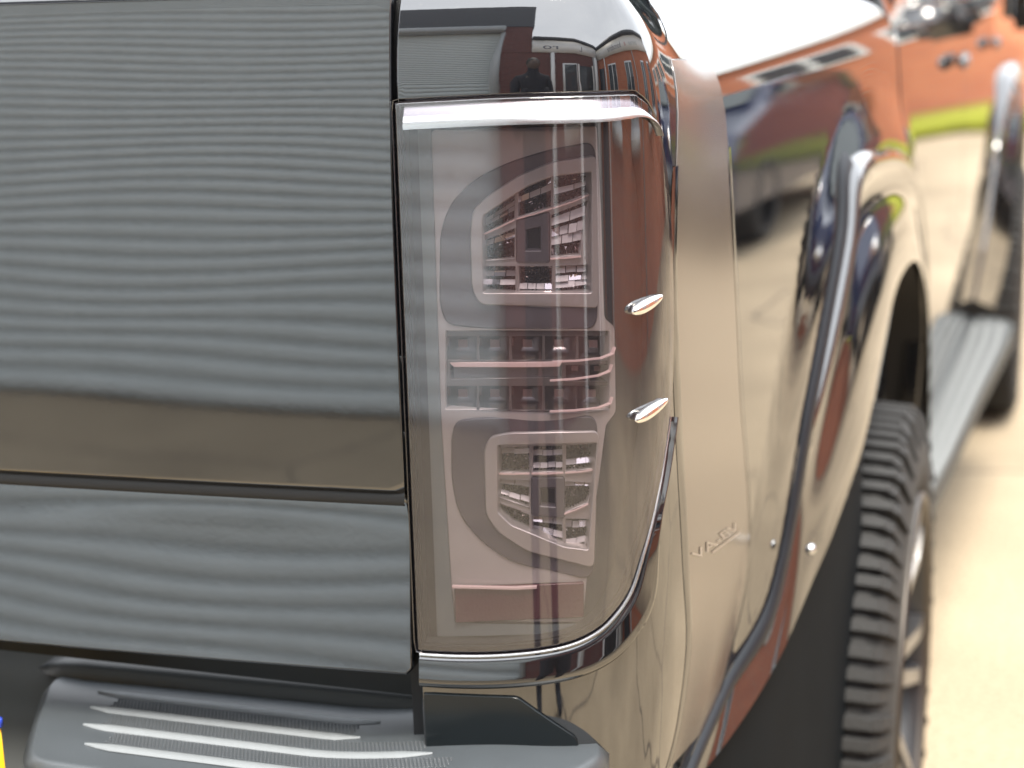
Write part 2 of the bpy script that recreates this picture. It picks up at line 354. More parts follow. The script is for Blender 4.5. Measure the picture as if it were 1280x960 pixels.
part('bed_side_panel', patch(poly, S, [offset(lens_out, .0045)], step=.014, edge=.0015, depth=.02), PAINT)
# top rail and inner wall of the bed
rail = []; fs_ = []
sl_ = [lean(1.37)+.006+i*.02 for i in range(77)]
for s in sl_:
    w_ = S(s, 1.379 if s > .3 else 1.372); x, y, h = at_s(s); n = np.array([-sin(h), cos(h), 0])
    rail += [w_+n*.0+np.array([0, 0, .001]), w_+n*.05+np.array([0, 0, .002]), w_+n*.055+np.array([0, 0, -.4])]
for i in range(len(sl_)-1):
    for j in (0, 1): a = i*3+j; fs_.append((a, a+3, a+4, a+1))
part('bed_rail', mesh(rail, fs_, True), PAINT)
part('bed_floor', box(-.86, .84, .1, 1.5, .74, .78), LEDGE)
bm = box(-.86, .70, .055, .06, .80, 1.33); 
part('tailgate_inner_panel', bm, LEDGE)
part('bed_bulkhead', box(-.92, .93, 1.50, 1.53, .5, 1.36), PAINT)
part('under_body', box(-.80, .80, .12, 4.9, .42, .74), RUBBER)
# far side of the bed
far = [(-.712, 0), (-.80, .02), (-.87, .06), (-.895, .12), (-.92, .5), (-.95, 1.5)]
vv = []; fs_ = []
for (x, y) in far: vv += [(x, y, .60), (x, y, 1.34), (x+.02, y+.01, 1.375), (x+.08, y+.03, 1.37)]
for i in range(len(far)-1):
    for j in range(3): a = i*4+j; fs_.append((a, a+4, a+5, a+1))
part('bed_side_panel', mesh(vv, fs_, True), PAINT)

# ---- tailgate
tz0, tz1 = .846, 1.384
def tgx(z): return .712+lean(z)-.0045
poly = np.vstack([dens([(-.70, tz0), (tgx(tz0)-.004, tz0)], .02, False), dens([(tgx(tz0+.004), tz0+.004), (tgx(tz1), tz1)], .012, False), dens([(tgx(tz1)-.003, tz1), (-.70, tz1)], .02, False)])
part('tailgate', patch(poly, T_, step=.012, grid=(.022, .006), edge=.0025, depth=.045), PAINT)
xs_ = np.linspace(-.70, tgx(.99), 60); vv = []  # dark strip added in the tailgate crease for its line of shade
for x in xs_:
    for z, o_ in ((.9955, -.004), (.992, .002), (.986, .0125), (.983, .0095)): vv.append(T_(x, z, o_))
part('crease_shade_strip', mesh(vv, [(4*i+j, 4*i+j+1, 4*i+j+5, 4*i+j+4) for i in range(59) for j in range(3)], True), RUBBER)
# black rubber in the gap between tailgate and lamp
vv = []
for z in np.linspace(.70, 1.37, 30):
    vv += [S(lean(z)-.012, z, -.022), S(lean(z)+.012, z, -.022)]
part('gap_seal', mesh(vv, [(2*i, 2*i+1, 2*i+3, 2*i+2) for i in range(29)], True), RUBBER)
# small latch pin and bump stop in the gap
for z, r in ((1.095, .0035), (1.035, .0028)):
    p = S(lean(z)-.001, z, -.006)
    b = bmesh.new(); bmesh.ops.create_cone(b, cap_ends=True, segments=10, radius1=r, radius2=r*.7, depth=.018, matrix=Matrix.Translation(p) @ Matrix.Rotation(radians(20), 4, 'X'))
    part('bump_stop', bm_mesh(b, False), PLASTIC)

# ---- tail light: housing (the part) > everything inside it
def SI(u, v, o=0.): return S(u, v, o)
gasket = patch(offset(lens_out, .0046), S, [offset(lens_out, -.003)], step=.02, off=-.007, rings=False)
hv = []; hf = []
lo = lens_out; k_ = len(lo)
for dpt, dd in ((-.0015, -.004), (-.0015, -.05)):
    oo = offset(lo, dpt)
    for u, v in oo: hv.append(S(u, v, dd))
for i in range(k_):
    j = (i+1) % k_; hf.append((i, j, k_+j, k_+i))
house = mesh(hv, hf, True)
lamp = part('tail_light', house, HOUSE, label='smoked wraparound tail light with silver bezels')
def tl(name, me, m, label=None):
    o = link(name, me, m, lamp); o.matrix_parent_inverse = lamp.matrix_world.inverted() if False else Matrix.Identity(4)
    if label: o['label'] = label
    return o
tl('back_plate', patch(offset(lens_out, -.002), S, step=.015, off=-.050, rings=False), HOUSE)
tl('gasket', gasket, RUBBER)
tl('lens', patch(lens_out, S, step=.008, off=.0015, edge=.0028, depth=.009), LENS)
# dark mask behind the rim of the lens
bez = rounded(D['bezel'], .004)
tl('rim_mask', patch(offset(lens_out, -.003), S, [offset(bez, .0005)], step=.012, off=-.024, rings=False), HOUSE)
mk_ = np.array([(lean(.868)+.007, .868), (lean(1.289)+.007, 1.289), (.0250, 1.2725), (.0236, 1.05), (.0267, .9128), (.0287, .8812), (.1380, .8835), (.1290, .8765), (.07, .8725)])
tl('rim_margin', patch(dens(mk_, .01), S, step=.012, off=-.0225, rings=False), MASK)
holeU = rounded(D['holeU'], .003); holeL = rounded(D['holeL'], .003); bars = rounded(D['bars'], .002)
refl = rounded(D['refl'], .001)
tl('bezel', patch(bez, S, [holeU, holeL, bars, refl], step=.008, off=-.024, depth=.022, edge=.001), BEZEL)
def strip_frame(outer, hole):
    return patch(outer, S, [hole], step=.01, off=-.0195, depth=.028, edge=.0012)
fU = rounded(D['frameU_o'], .006); fL = rounded(D['frameL_o'], .006)
bU = rounded(D['bandU_o'], .012); bL = rounded(D['bandL_o'], .012)
tl('band', patch(bU, S, [offset(fU, .0006)], step=.01, off=-.0222, edge=.0015, depth=.004), BAND, 'dark upper band of the lamp')
tl('band', patch(bL, S, [offset(fL, .0006)], step=.01, off=-.0222, edge=.0015, depth=.004), BAND, 'dark lower band of the lamp')
tl('reflector_frame', strip_frame(fU, holeU), FRAME)
tl('reflector_frame', strip_frame(fL, holeL), FRAME)
# thin pink edges of the inner clear plates
def ribbon(pts, off, w_=.0009):
    pts = [np.array(p, float) for p in pts]; vv = []
    for p in pts: vv += [S(p[0], p[1]-w_/2, off), S(p[0], p[1]+w_/2, off), S(p[0], p[1]+w_/2, off-.004)]
    ff = []
    for i in range(len(pts)-1): ff += [(i*3, i*3+3, i*3+4, i*3+1), (i*3+1, i*3+4, i*3+5, i*3+2)]
    return mesh(vv, ff)
def bil(q, a, b):
    q = [np.array(p) for p in q]; return (q[0]*(1-a)+q[1]*a)*(1-b)+(q[3]*(1-a)+q[2]*a)*b
def facets(q, nu, nv, seed, base=-.036, amp=.006):
    """cut-crystal reflector: rows of frosted plates, small mirrored pyramids and dark steps between them"""
    r = random.Random(seed); vv, ff, mi = [], [], []
    edges = [0.]
    while edges[-1] < 1: edges.append(edges[-1]+r.choice((.08, .12, .22, .14)))
    edges = [e/edges[-1] for e in edges]
    for j in range(len(edges)-1):
        v0, v1 = edges[j], edges[j+1]; kind = 'plate' if (v1-v0) > .155 else ('dark' if r.random() < .45 else 'gem')
        if j == len(edges)-2: kind = 'gem'
        n = {'plate': r.choice((2, 3, 4)), 'dark': nu, 'gem': nu+2}[kind]
        for i in range(n):
            a0, a1 = i/n, (i+1)/n; b0 = len(vv)
            sk = r.uniform(-.02, .02)
            c = [bil(q, a0+.01, v0+.01+sk*.5), bil(q, a1-.01, v0+.01-sk*.5), bil(q, a1-.01, v1-.01), bil(q, a0+.01, v1-.01)]
            if kind == 'plate':
                t = r.uniform(0, .003)
                for (u, v), dz in zip(c, (0, 0, 1, 1)): vv.append(S(u, v, base+t+dz*.002))
                for (u, v) in c: vv.append(S(u, v, base-.006))
                ff += [(b0, b0+3, b0+2, b0+1), (b0, b0+1, b0+5, b0+4), (b0+1, b0+2, b0+6, b0+5), (b0+2, b0+3, b0+7, b0+6), (b0+3, b0, b0+4, b0+7)]
                mi += [2 if r.random() < .8 else 0, 1, 1, 1, 1]
            else:
                for (u, v), dz in zip(c, (0, 0, .8, .8)): vv.append(S(u, v, base-.003+dz*amp*r.uniform(.2, 1.1)))
                m_ = bil(q, a0+(a1-a0)*r.uniform(.3, .7), v0+(v1-v0)*r.uniform(.3, .7)); vv.append(S(m_[0], m_[1], base+amp*r.uniform(-.4, .9)))
                for a, b in ((0, 1), (1, 2), (2, 3), (3, 0)):
                    ff.append((b0+a, b0+4, b0+b)); mi.append(1 if r.random() < (.72 if kind == 'dark' else .35) else 0)  # facets coloured dark at random for the dark reflections in the chrome
    b0 = len(vv)
    for p in q: vv.append(S(p[0], p[1], -.0275))
    for p in q: vv.append(S(p[0], p[1], base-.007))
    for a in range(4):
        b = (a+1) % 4; ff.append((b0+a, b0+b, b0+4+b, b0+4+a)); mi.append(0 if a != 2 else 1)
    ff.append((b0+4, b0+5, b0+6, b0+7)); mi.append(1)
    me = mesh(vv, ff)
    for m_ in (REFL, REFD, REFW): me.materials.append(m_)
    me.polygons.foreach_set('material_index', mi); return me
def facets_old(q, nu, nv, seed, base=-.040, amp=.006):
    """cut-crystal chrome: a tray of small stepped pyramids"""
    r = random.Random(seed); vv, ff = [], []
    for j in range(nv):
        for i in range(nu):
            c = [bil(q, (i+a)/nu, (j+b)/nv) for a, b in ((0, 0), (1, 0), (1, 1), (0, 1))]
            t0 = r.uniform(-.5, .5)*amp; b0 = len(vv)
            for (u, v), dz in zip(c, (0, 0, .9, .9)): vv.append(S(u, v, base+dz*amp*r.uniform(.3, 1.2)+t0))
            m_ = bil(q, (i+r.uniform(.3, .7))/nu, (j+r.uniform(.35, .75))/nv)
            vv.append(S(m_[0], m_[1], base+amp*r.uniform(.1, 1.7)))
            for a, b in ((0, 1), (1, 2), (2, 3), (3, 0)): ff.append((b0+a, b0+4, b0+b))
    # rim of the tray rising to the frame
    c = [np.array(p) for p in q]; b0 = len(vv)
    for p in c: vv.append(S(p[0], p[1], -.026))
    for p in c: vv.append(S(p[0], p[1], base-.004))
    for a in range(4):
        b = (a+1) % 4; ff.append((b0+a, b0+b, b0+4+b, b0+4+a))
    return mesh(vv, ff)
def divider(q, g=.0012):
    return q
for key, sq in (('reflU', 'sqU'), ('reflL', 'sqL')):
    for i, q in enumerate(D[key]):
        wide = abs(q[1][0]-q[0][0]); tall = abs(q[3][1]-q[0][1])
        tl('reflector', facets(q, 7, max(3, int(tall/.0042)), i*7+len(key)+ord(key[-1])), REFL)
    for i, q in enumerate(D[key]):
        a, b = np.array(q[3]), np.array(q[2]); d_ = np.array([0, -.0004])
        if i != 3: tl('clear_plate_edge', ribbon([a+d_, a+(b-a)*.5+d_*1.4, b+d_], -.0262, .0011), PINK)
    for q in D[sq]:
        c = np.array(q); cc = c.mean(0)
        outer = rounded(cc+(c-cc)*1.12, .001); inner = rounded(cc+(c-cc)*.62, .001)
        tl('lamp_surround', patch(outer, S, [inner], step=.01, off=-.027, depth=.014, edge=.0015), BAND)
        tl('bulb_window', patch(inner, S, step=.008, off=-.036, depth=.004), HOUSE)
# plates that fill between reflectors, frames' cross bars
for hole, key, sq in ((holeU, 'reflU', 'sqU'), (holeL, 'reflL', 'sqL')):
    qs = [np.array(q) for q in D[key]]+[np.array(q) for q in D[sq]]
    tl('cross_bars', patch(offset(hole, -.0003), S, [q.mean(0)+(q-q.mean(0))*.97 for q in qs], step=.008, off=-.0285, edge=.0006, depth=.01), FRAME)
# middle rows: LED cells, light guide
bars_q = D['leds']
tl('row_plate', patch(bars, S, [np.array(q) for q in bars_q]+[np.array(D['light'])], step=.01, off=-.027, edge=.0006, depth=.02), mat('row_plate_smoke', (.14, .125, .12), .25, metal=.3))
for i, q in enumerate(bars_q):
    q = [np.array(p) for p in q]; vv, ff = [], []
    c = sum(q)/4; w_ = .30; chip = [c+(p-c)*w_+np.array([-.001, .002]) for p in q]
    for p in q: vv.append(S(p[0], p[1], -.028))
    mids = [c+(p-c)*.62 for p in q]
    for p in mids: vv.append(S(p[0], p[1], -.040))
    for p in chip: vv.append(S(p[0], p[1], -.036))
    for a in range(4):
        b = (a+1) % 4; ff += [(a, b, 4+b, 4+a), (4+a, 4+b, 8+b, 8+a)]
    o = tl('led_reflector', mesh(vv, ff), mat('led_reflector_silver', (.42, .40, .40), .14, metal=.95))
    vv = [S(p[0], p[1], -.0355) for p in chip]
    tl('led_chip', mesh(vv+[S(p[0], p[1], -.040) for p in chip], [(0, 3, 2, 1), (0, 1, 5, 4), (1, 2, 6, 5), (2, 3, 7, 6), (3, 0, 4, 7)]), LEDM)
q = [np.array(p) for p in D['light']]
top = [q[0]+(q[3]-q[0])*.05, q[1]+(q[2]-q[1])*.05, q[1]+(q[2]-q[1])*.30+(q[0]-q[1])*.03, q[0]+(q[3]-q[0])*.27+(q[1]-q[0])*.04]
bot = [q[0]+(q[3]-q[0])*.33+(q[1]-q[0])*.03, q[1]+(q[2]-q[1])*.33+(q[0]-q[1])*.03, q[2]+(q[1]-q[2])*.06+(q[3]-q[2])*.03, q[3]+(q[0]-q[3])*.06+(q[2]-q[3])*.03]
def quadpatch(qq, off, depth=.004): return patch(dens(qq, .01), S, step=.01, off=off, edge=.0006, depth=depth)
tl('light_guide', quadpatch(top, -.027), PINK); tl('light_bar', quadpatch(bot, -.031), mat('light_bar_smoke', (.20, .18, .18), .3, metal=.3))
tl('light_bar_tray', patch(dens(q, .01), S, step=.02, off=-.040, rings=False), HOUSE)
for a, b in ((D['rowA'][3], D['rowA'][2]), (D['light'][3], (.170, D['light'][2][1])), (D['rowB'][3], D['rowB'][2])):
    a = np.array(a); b = np.array(b); m1 = a+(b-a)*.6
    tl('clear_plate_edge', ribbon([m1, a+(b-a)*.75+[0, .0004], a+(b-a)*.92+[0, .0016], b+[.003, .004], b+[.006, .0085]], -.020), PINK)
# red reflector and its clear rim
tl('red_reflector', patch(refl, S, step=.01, off=-.020, edge=.001, depth=.012), REDR)
tl('clear_plate_edge', ribbon([(D['refl'][0][0]-.002, D['refl'][0][1]+.002), (D['refl'][0][0]+.05, D['refl'][0][1]+.003), (D['refl'][0][0]+.068, D['refl'][0][1]+.0045)], -.017, .0016), PINK)
# satin strip added along the lens top for its bevel's sky reflection
zt = 1.2925
tp = [(lean(zt)+.006, 1.2915), (lean(zt)+.006, 1.2775)]
topc = [p for p in lens_out if p[1] > 1.262 and p[0] > .01]
topc = np.array(sorted(topc, key=lambda p: atan2(p[1]-1.20, p[0]-.10)))    # from the outer corner round to the inner end
vv = []; ff = []; seg = 7; cnt = len(topc)
nins = []
for i in range(cnt):
    nxt = topc[min(i+1, cnt-1)]-topc[max(i-1, 0)]; nxt = nxt/np.linalg.norm(nxt); nins.append([-nxt[1], nxt[0]])
nins = np.array(nins)
for _ in range(3):
    pad_ = np.vstack([nins[:1]]*6+[nins]+[nins[-1:]]*6); nins = np.stack([np.convolve(pad_[:, c], np.ones(13)/13, 'valid') for c in (0, 1)], 1)
for i, p in enumerate(topc):
    f = i/(cnt-1); nin = nins[i]
    wdt = .0175*smooth(-.03, .30, f)+.001
    for k in range(seg):
        a = k/(seg-1); q = p+nin*(wdt*a-.0005)
        oo = .0062-.0115*(1-a)**1.25 - .0012*max(0, a-.86)/.14
        vv.append(S(q[0], q[1], oo))
for i in range(cnt-1):
    for k in range(seg-1): a = i*seg+k; ff.append((a, a+1, a+seg+1, a+seg))
me = mesh(vv, ff, True); tl('top_bevel_sheen', me, SATIN)
# the two small aero fins moulded on the lens
def fin(s0, z0, ln, tilt, name='aero_fin'):
    b = bmesh.new(); bmesh.ops.create_uvsphere(b, u_segments=24, v_segments=14, radius=1)
    p = S(s0, z0, .003); e = S(s0+.01, z0+.01*tan(tilt), .003)-p; e /= np.linalg.norm(e)
    x, y, h = at_s(s0); n = np.array([sin(h), -cos(h), 0]); c = np.cross(n, e)
    M = Matrix(((e[0]*ln, n[0]*.0050, c[0]*.0052, p[0]), (e[1]*ln, n[1]*.0050, c[1]*.0052, p[1]), (e[2]*ln, n[2]*.0050, c[2]*.0052, p[2]), (0, 0, 0, 1)))
    for v in b.verts:
        t = v.co.x; v.co.z *= (1-.25*t); v.co.y *= (1-.25*t)
    bmesh.ops.transform(b, matrix=M, verts=b.verts); return tl(name, bm_mesh(b, True), CHROME)
fin(.1935, 1.139, .020, radians(10)); fin(.197, 1.056, .023, radians(10))

# ---- garnish beneath the lamp: a thin bright lip and a gloss black blade
low = [p for p in mid if p[1] < 1.045 and p[0] > -.02]
low = np.array(low); cl_ = np.concatenate([[0], np.cumsum(np.linalg.norm(np.diff(low, axis=0), axis=1))]); tot = cl_[-1]
vv, ff, wv_ = [], [], []
seg = 9
nn_ = len(low)
for i, p in enumerate(low):
    t = low[min(i+1, nn_-1)]-low[max(i-1, 0)]; t = t/np.linalg.norm(t); out_ = np.array([t[1], -t[0]])
    if i == 0: out_ = np.array([0, -1.])
    wd = .0245*(1-smooth(.52, .80, cl_[i]/tot))+.0035
    for k in range(seg):
        a = k/(seg-1); q = p+out_*(.0042+wd*a)
        oo = .0015+.0052*a-.010*max(0, a-.85)/.15*.6
        if k == 0: oo = -.008
        vv.append(S(q[0], q[1], oo))
for i in range(nn_-1):
    for k in range(seg-1): a = i*seg+k; ff.append((a, a+seg, a+seg+1, a+1))
b0 = len(vv)
part('lamp_garnish', mesh(vv, ff, True), PAINT2, label='gloss black blade under the tail light')
vv, ff = [], []
for i, p in enumerate(low):
    t = low[min(i+1, nn_-1)]-low[max(i-1, 0)]; t = t/np.linalg.norm(t); out_ = np.array([t[1], -t[0]])
    if i == 0: out_ = np.array([0, -1.])
    for k, (a, oo) in enumerate(((.0028, -.006), (.0031, -.0018), (.0040, -.0004), (.0051, .0012), (.0057, .0008), (.0059, -.004))):
        q = p+out_*a; vv.append(S(q[0], q[1], oo))
for i in range(nn_-1):
    for k in range(5): a = i*6+k; ff.append((a, a+6, a+7, a+1))
part('chrome_lip', mesh(vv, ff, True), SATIN)

cv_ = [(lean(.83)+.0065, .8285), (.083, .8300), (.1285, .7960), (.1300, .787), (.1290, .7600), (lean(.76)+.0065, .7600)]  # black patch added on the body corner as the bumper's dark reflection
part('corner_reflection_patch', patch(dens([tuple(q) for q in rounded(cv_, [0, .004, .006, .003, 0, 0])], .008), S, step=.012, off=.0022, edge=.001, depth=.002), mat('corner_reflection_black', (.008, .011, .013), .22, ior=1.45))
# ---- film strip down the bed side with its faint print
Lf = crom(D['strip'], .02, False); Rf = crom(D['stripR'], .02, False)
poly = np.vstack([Lf, dens([Lf[-1], Rf[-1]], .02, False)[1:-1], Rf[::-1], dens([Rf[0], Lf[0]], .02, False)[1:-1]])
film = part('protective_film', patch(poly, S, step=.02, off=.0012, edge=.001, depth=.001), FILM, label='taupe satin film strip with faint white lettering')
for nm, cur, sg in (('film_edge', Lf, 1), ('film_edge', Rf, -1)):
    vv = []; cur = np.array([q for q in cur if q[1] < 1.24])
    for p in cur: vv += [S(p[0]-.012*sg, p[1], .0003), S(p[0]-.004*sg, p[1], .0017), S(p[0]+.003*sg, p[1], .0014)]
    ff = []
    for i in range(len(cur)-1): ff += [(i*3, i*3+3, i*3+4, i*3+1), (i*3+1, i*3+4, i*3+5, i*3+2)]
    me = mesh(vv, ff, True); o = part(nm, me, PAINT)
def letters(txt, place, parent, m, depth=0):
    cu = bpy.data.curves.new('t', 'FONT'); cu.body = txt; cu.resolution_u = 3
    o = bpy.data.objects.new('t', cu); COL.objects.link(o); dg = bpy.context.evaluated_depsgraph_get()
    me = bpy.data.meshes.new_from_object(o.evaluated_get(dg)); bpy.data.objects.remove(o)
    b = bmesh.new(); b.from_mesh(me); bmesh.ops.triangulate(b, faces=b.faces)
    for _ in range(1): bmesh.ops.subdivide_edges(b, edges=b.edges, cuts=1)
    xs = [v.co.x for v in b.verts]; x0, x1 = min(xs), max(xs)
    for v in b.verts: v.co = Vector(place((v.co.x-x0)/(x1-x0), v.co.y/.72))
    b.to_mesh(me); b.free(); return me
base0 = np.array(D['txt'][0]); base1 = np.array(D['txt'][1])
def place(a, b): p = base0+(base1-base0)*a+np.array([-.02, .0125])*b; return S(p[0], p[1], .0019)
o = link('lettering', letters('VA-EV', place, film, FILMT), FILMT, film)
ul = [base0+(base1-base0)*a+np.array([0, -.005]) for a in (.35, 1.)]
o = link('underline', mesh([S(p[0], p[1]+d, .0019) for p in dens(ul, .02, False) for d in (0, .002)], [(2*i, 2*i+2, 2*i+3, 2*i+1) for i in range(len(dens(ul, .02, False))-1)]), FILMT, film)

# ---- wheel arch flare
lipc = [(.985, 1.83, .46), (.985, 1.80, .62), (.985, 1.70, .82), (.985, 1.5, .93), (.985, 1.3, .972), (.982, 1.12, .965), (.98, .977, .903), (.978, .80, .830), (.966, .63, .785), (.953, .53, .752), (.936, .41, .710), (.912, .30, .680), (.886, .19, .665)]
outc = [(2.0, .46), (1.97, .66), (1.89, .86), (1.72, 1.03), (1.47, 1.118), (1.20, 1.158), (.991, 1.162), (.9063, 1.083), (.7507, .9484), (.6965, .8909), (.6246, .7893), (.534, .7354), (.32, .69)]
def flare_mesh(lipc, outc, dy=0., dx=0.):
    lc = crom(lipc, .03, False); n = 90
    def res(c):
        c = np.array(c); l = np.concatenate([[0], np.cumsum(np.linalg.norm(np.diff(c, axis=0), axis=1))]); t = np.linspace(0, l[-1], n)
        return np.stack([np.interp(t, l, c[:, k]) for k in range(c.shape[1])], 1)
    # match by control index so that both curves run together
    def byidx(c):
        fine = []; c = [np.array(p, float) for p in c]
        m_ = len(c)
        for q in np.linspace(0, m_-1, n):
            i = min(int(q), m_-2); t = q-i; a, b = c[i], c[i+1]; pm = c[i-1] if i else a*2-b; pn = c[i+2] if i+2 < m_ else b*2-a
            fine.append(.5*((2*a)+(b-pm)*t+(2*pm-5*a+4*b-pn)*t*t+(3*a-3*b+pn-pm)*t**3))
        return np.array(fine)
    Lc, Oc = byidx(lipc), byidx(outc); vv, ff = [], []
    prof = [(0, -.02), (0, .10), (.006, .24), (.018, .38), (.04, .50), (.07, .56), (.10, .54), (.13, .44), (.17, .28), (.22, .16), (.28, .13), (.34, .18), (.40, .28), (.46, .42), (.53, .57), (.60, .70), (.67, .81), (.73, .89), (.79, .95), (.85, .985), (.91, 1), (.975, 1), (1, .96)]
    for i in range(n):
        o = S(Oc[i][0], Oc[i][1], .0); l = Lc[i]
        bl_ = smooth(.60, .78, i/n)
        for (v, f) in prof:
            f = f*(1-bl_)+bl_*(-.02 if f < 0 else .12+.88*v**1.15 if v > 0 else .06)
            p = o+(l-o)*v; p[0] = o[0]+(l[0]-o[0])*f+dx*(f > 0); p[1] += dy; vv.append(p)
    k = len(prof)
    for i in range(n-1):
        for j in range(k-1): a = i*k+j; ff.append((a, a+k, a+k+1, a+1))
    return mesh(vv, ff, True), Lc
fm, Lc = flare_mesh(lipc, outc)
part('wheel_arch_flare', fm, PAINT, label='rear wheel arch flare in gloss black')
fb = bmesh.new(); bmesh.ops.create_uvsphere(fb, u_segments=10, v_segments=6, radius=.006, matrix=Matrix.Translation((.955, .50, .800)))
part('flare_screw', bm_mesh(fb, True), SATIN)
oc_ = np.array([q for q in crom(outc, .02, False) if q[0] < 1.0]); vv = []
for q in oc_:
    for a_s, o_ in ((-.016, .0004), (-.012, .0050), (-.002, .0075), (.010, .0070)):
        dd_ = np.array([q[0]-1.24, q[1]-.42]); dd_ = dd_/np.linalg.norm(dd_); vv.append(S(q[0]-dd_[0]*a_s, q[1]-dd_[1]*a_s, o_))
part('flare_seal', mesh(vv, [(4*i+j, 4*i+j+1, 4*i+j+5, 4*i+j+4) for i in range(len(oc_)-1) for j in range(3)], True), mat('flare_seal_black', (.008, .010, .014), .5, spec=.3))
# dark liner inside the arch, and the plastic mud guard below the flare's rear end
vv, ff = [], []
for i in range(0, 90, 3):
    l = Lc[i]; c = np.array([0, 1.12, .42]); d = np.array([0, l[1], l[2]])-c
    vv += [(l[0]-.012, l[1], l[2]+.004), (.62, l[1], l[2]+.004), (.62, 1.12+d[1]*.3, .42+d[2]*.3)]
m_ = len(vv)//3
for i in range(m_-1):
    for j in range(2): a = i*3+j; ff.append((a, a+3, a+4, a+1))
part('arch_liner', mesh(vv, ff, True), mat('arch_liner_black', (.008, .008, .009), .8))
vv, ff = [], []
rear = [l for l in Lc if l[1] < .86]
for l in rear:
    t_ = (l[1]-.0)/.86
    for z_, ins in ((l[2]+.01, .006), (l[2]-.06, .010), (.52*t_+.50*(1-t_), .006), (.20+.1*(1-t_), .004)):
        vv.append((l[0]-ins, l[1]-.0, z_))
for i in range(len(rear)-1):
    for j in range(3): a = i*4+j; ff.append((a, a+4, a+5, a+1))
part('mud_guard', mesh(vv, ff, True), MUD)
# body colour infill between the arch liner and cab
# ---- cab
zc0 = .50
def side_poly(s0, s1, z0, z1, r=.02): return dens([tuple(p) for p in rounded([(s0, z0), (s1, z0), (s1, z1), (s0, z1)], r)], .02)
def SC(s, z, off=0.):
    p = S(s, min(z, 1.305), off)
    if z > 1.305: p[0] -= (z-1.305)*.42; p[2] = z
    return p
door_b = [(1.98, .50), (2.62, .50), (2.62, 1.30), (1.545, 1.30), (1.545, 1.05), (1.70, .98), (1.87, .80)]
part('rear_door', patch(dens([tuple(p) for p in rounded(door_b, .03)], .02), S, step=.03, edge=.003, depth=.03), PAINT)
part('front_door', patch(side_poly(2.628, 3.60, .50, 1.30), S, step=.03, edge=.003, depth=.03), PAINT)
fw_poly = [(3.608, .50), (3.75, .50), (3.78, .80), (4.0, 1.0), (4.35, 1.06), (4.75, .98), (4.95, .7), (5.1, .7), (5.1, 1.14), (3.608, 1.22)]
part('front_wing', patch(dens(fw_poly, .02), S, step=.04, edge=.003, depth=.03), PAINT)
part('sill', box(.80, .925, 1.72, 3.75, .40, .52, .01), PAINT)
part('cab_inner', box(-.93, .90, 1.56, 4.9, .50, 1.12), RUBBER)
for a, b in ((1.60, 2.60), (2.65, 3.75)):
    part('side_window', patch(dens([tuple(p) for p in rounded([(a, 1.325), (b, 1.325), (b-.05*(a > 2)-.35*(a > 2), 1.72), (a+.05, 1.72)], .04)], .03), SC, step=.05, off=-.004, edge=.002, depth=.004), GLASS)
vv = []
part('window_frame', patch(dens([(1.535, 1.302), (3.95, 1.302), (3.42, 1.78), (1.60, 1.78)], .03), SC, [dens([tuple(p) for p in rounded([(1.60, 1.327), (2.60, 1.327), (2.60, 1.72), (1.65, 1.72)], .04)], .03), dens([tuple(p) for p in rounded([(2.65, 1.327), (3.75, 1.327), (3.35, 1.72), (2.70, 1.72)], .04)], .03)], step=.05, edge=.002, depth=.02), PAINT)
part('roof', box(-.72, .76, 1.60, 3.2, 1.76, 1.84, .035, 3), PAINT)
part('rear_window', mesh([(-.86, 1.55, 1.33), (.86, 1.55, 1.33), (.72, 1.62, 1.77), (-.72, 1.62, 1.77)], [(0, 1, 2, 3)]), GLASS)
part('windscreen', mesh([(-.84, 4.0, 1.2), (.88, 4.0, 1.2), (.70, 3.2, 1.8), (-.70, 3.2, 1.8)], [(1, 0, 3, 2)]), GLASS)
part('bonnet', box(-.90, .93, 3.95, 5.05, 1.10, 1.17, .03, 3), PAINT)
for s_, z_ in ((2.45, 1.215), (3.42, 1.215)):
    p = S(s_, z_, .018); part('door_handle', box(p[0]-.012, p[0]+.008, p[1]-.09, p[1]+.09, z_-.014, z_+.014, .006), PAINT)
# ---- wing mirror
mm_ = part('door_mirror', box(1.03, 1.20, 3.35, 3.45, 1.24, 1.46, .03, 3), PAINT2)
# ---- front flare
lip2 = [(1.07, 5.0, .5), (1.075, 4.95, .7), (1.08, 4.75, .9), (1.085, 4.5, .97), (1.085, 4.35, .98), (1.085, 4.2, .97), (1.085, 4.0, .93), (1.075, 3.82, .80), (1.06, 3.72, .62), (1.03, 3.66, .46)]
out2 = [(5.2, .5), (5.12, .75), (4.95, 1.0), (4.62, 1.10), (4.45, 1.12), (4.2, 1.12), (3.98, 1.08), (3.76, .93), (3.66, .72), (3.60, .52)]
fm2, L2 = flare_mesh(lip2, out2)
part('wheel_arch_flare', fm2, PAINT, label='front wheel arch flare in gloss black')
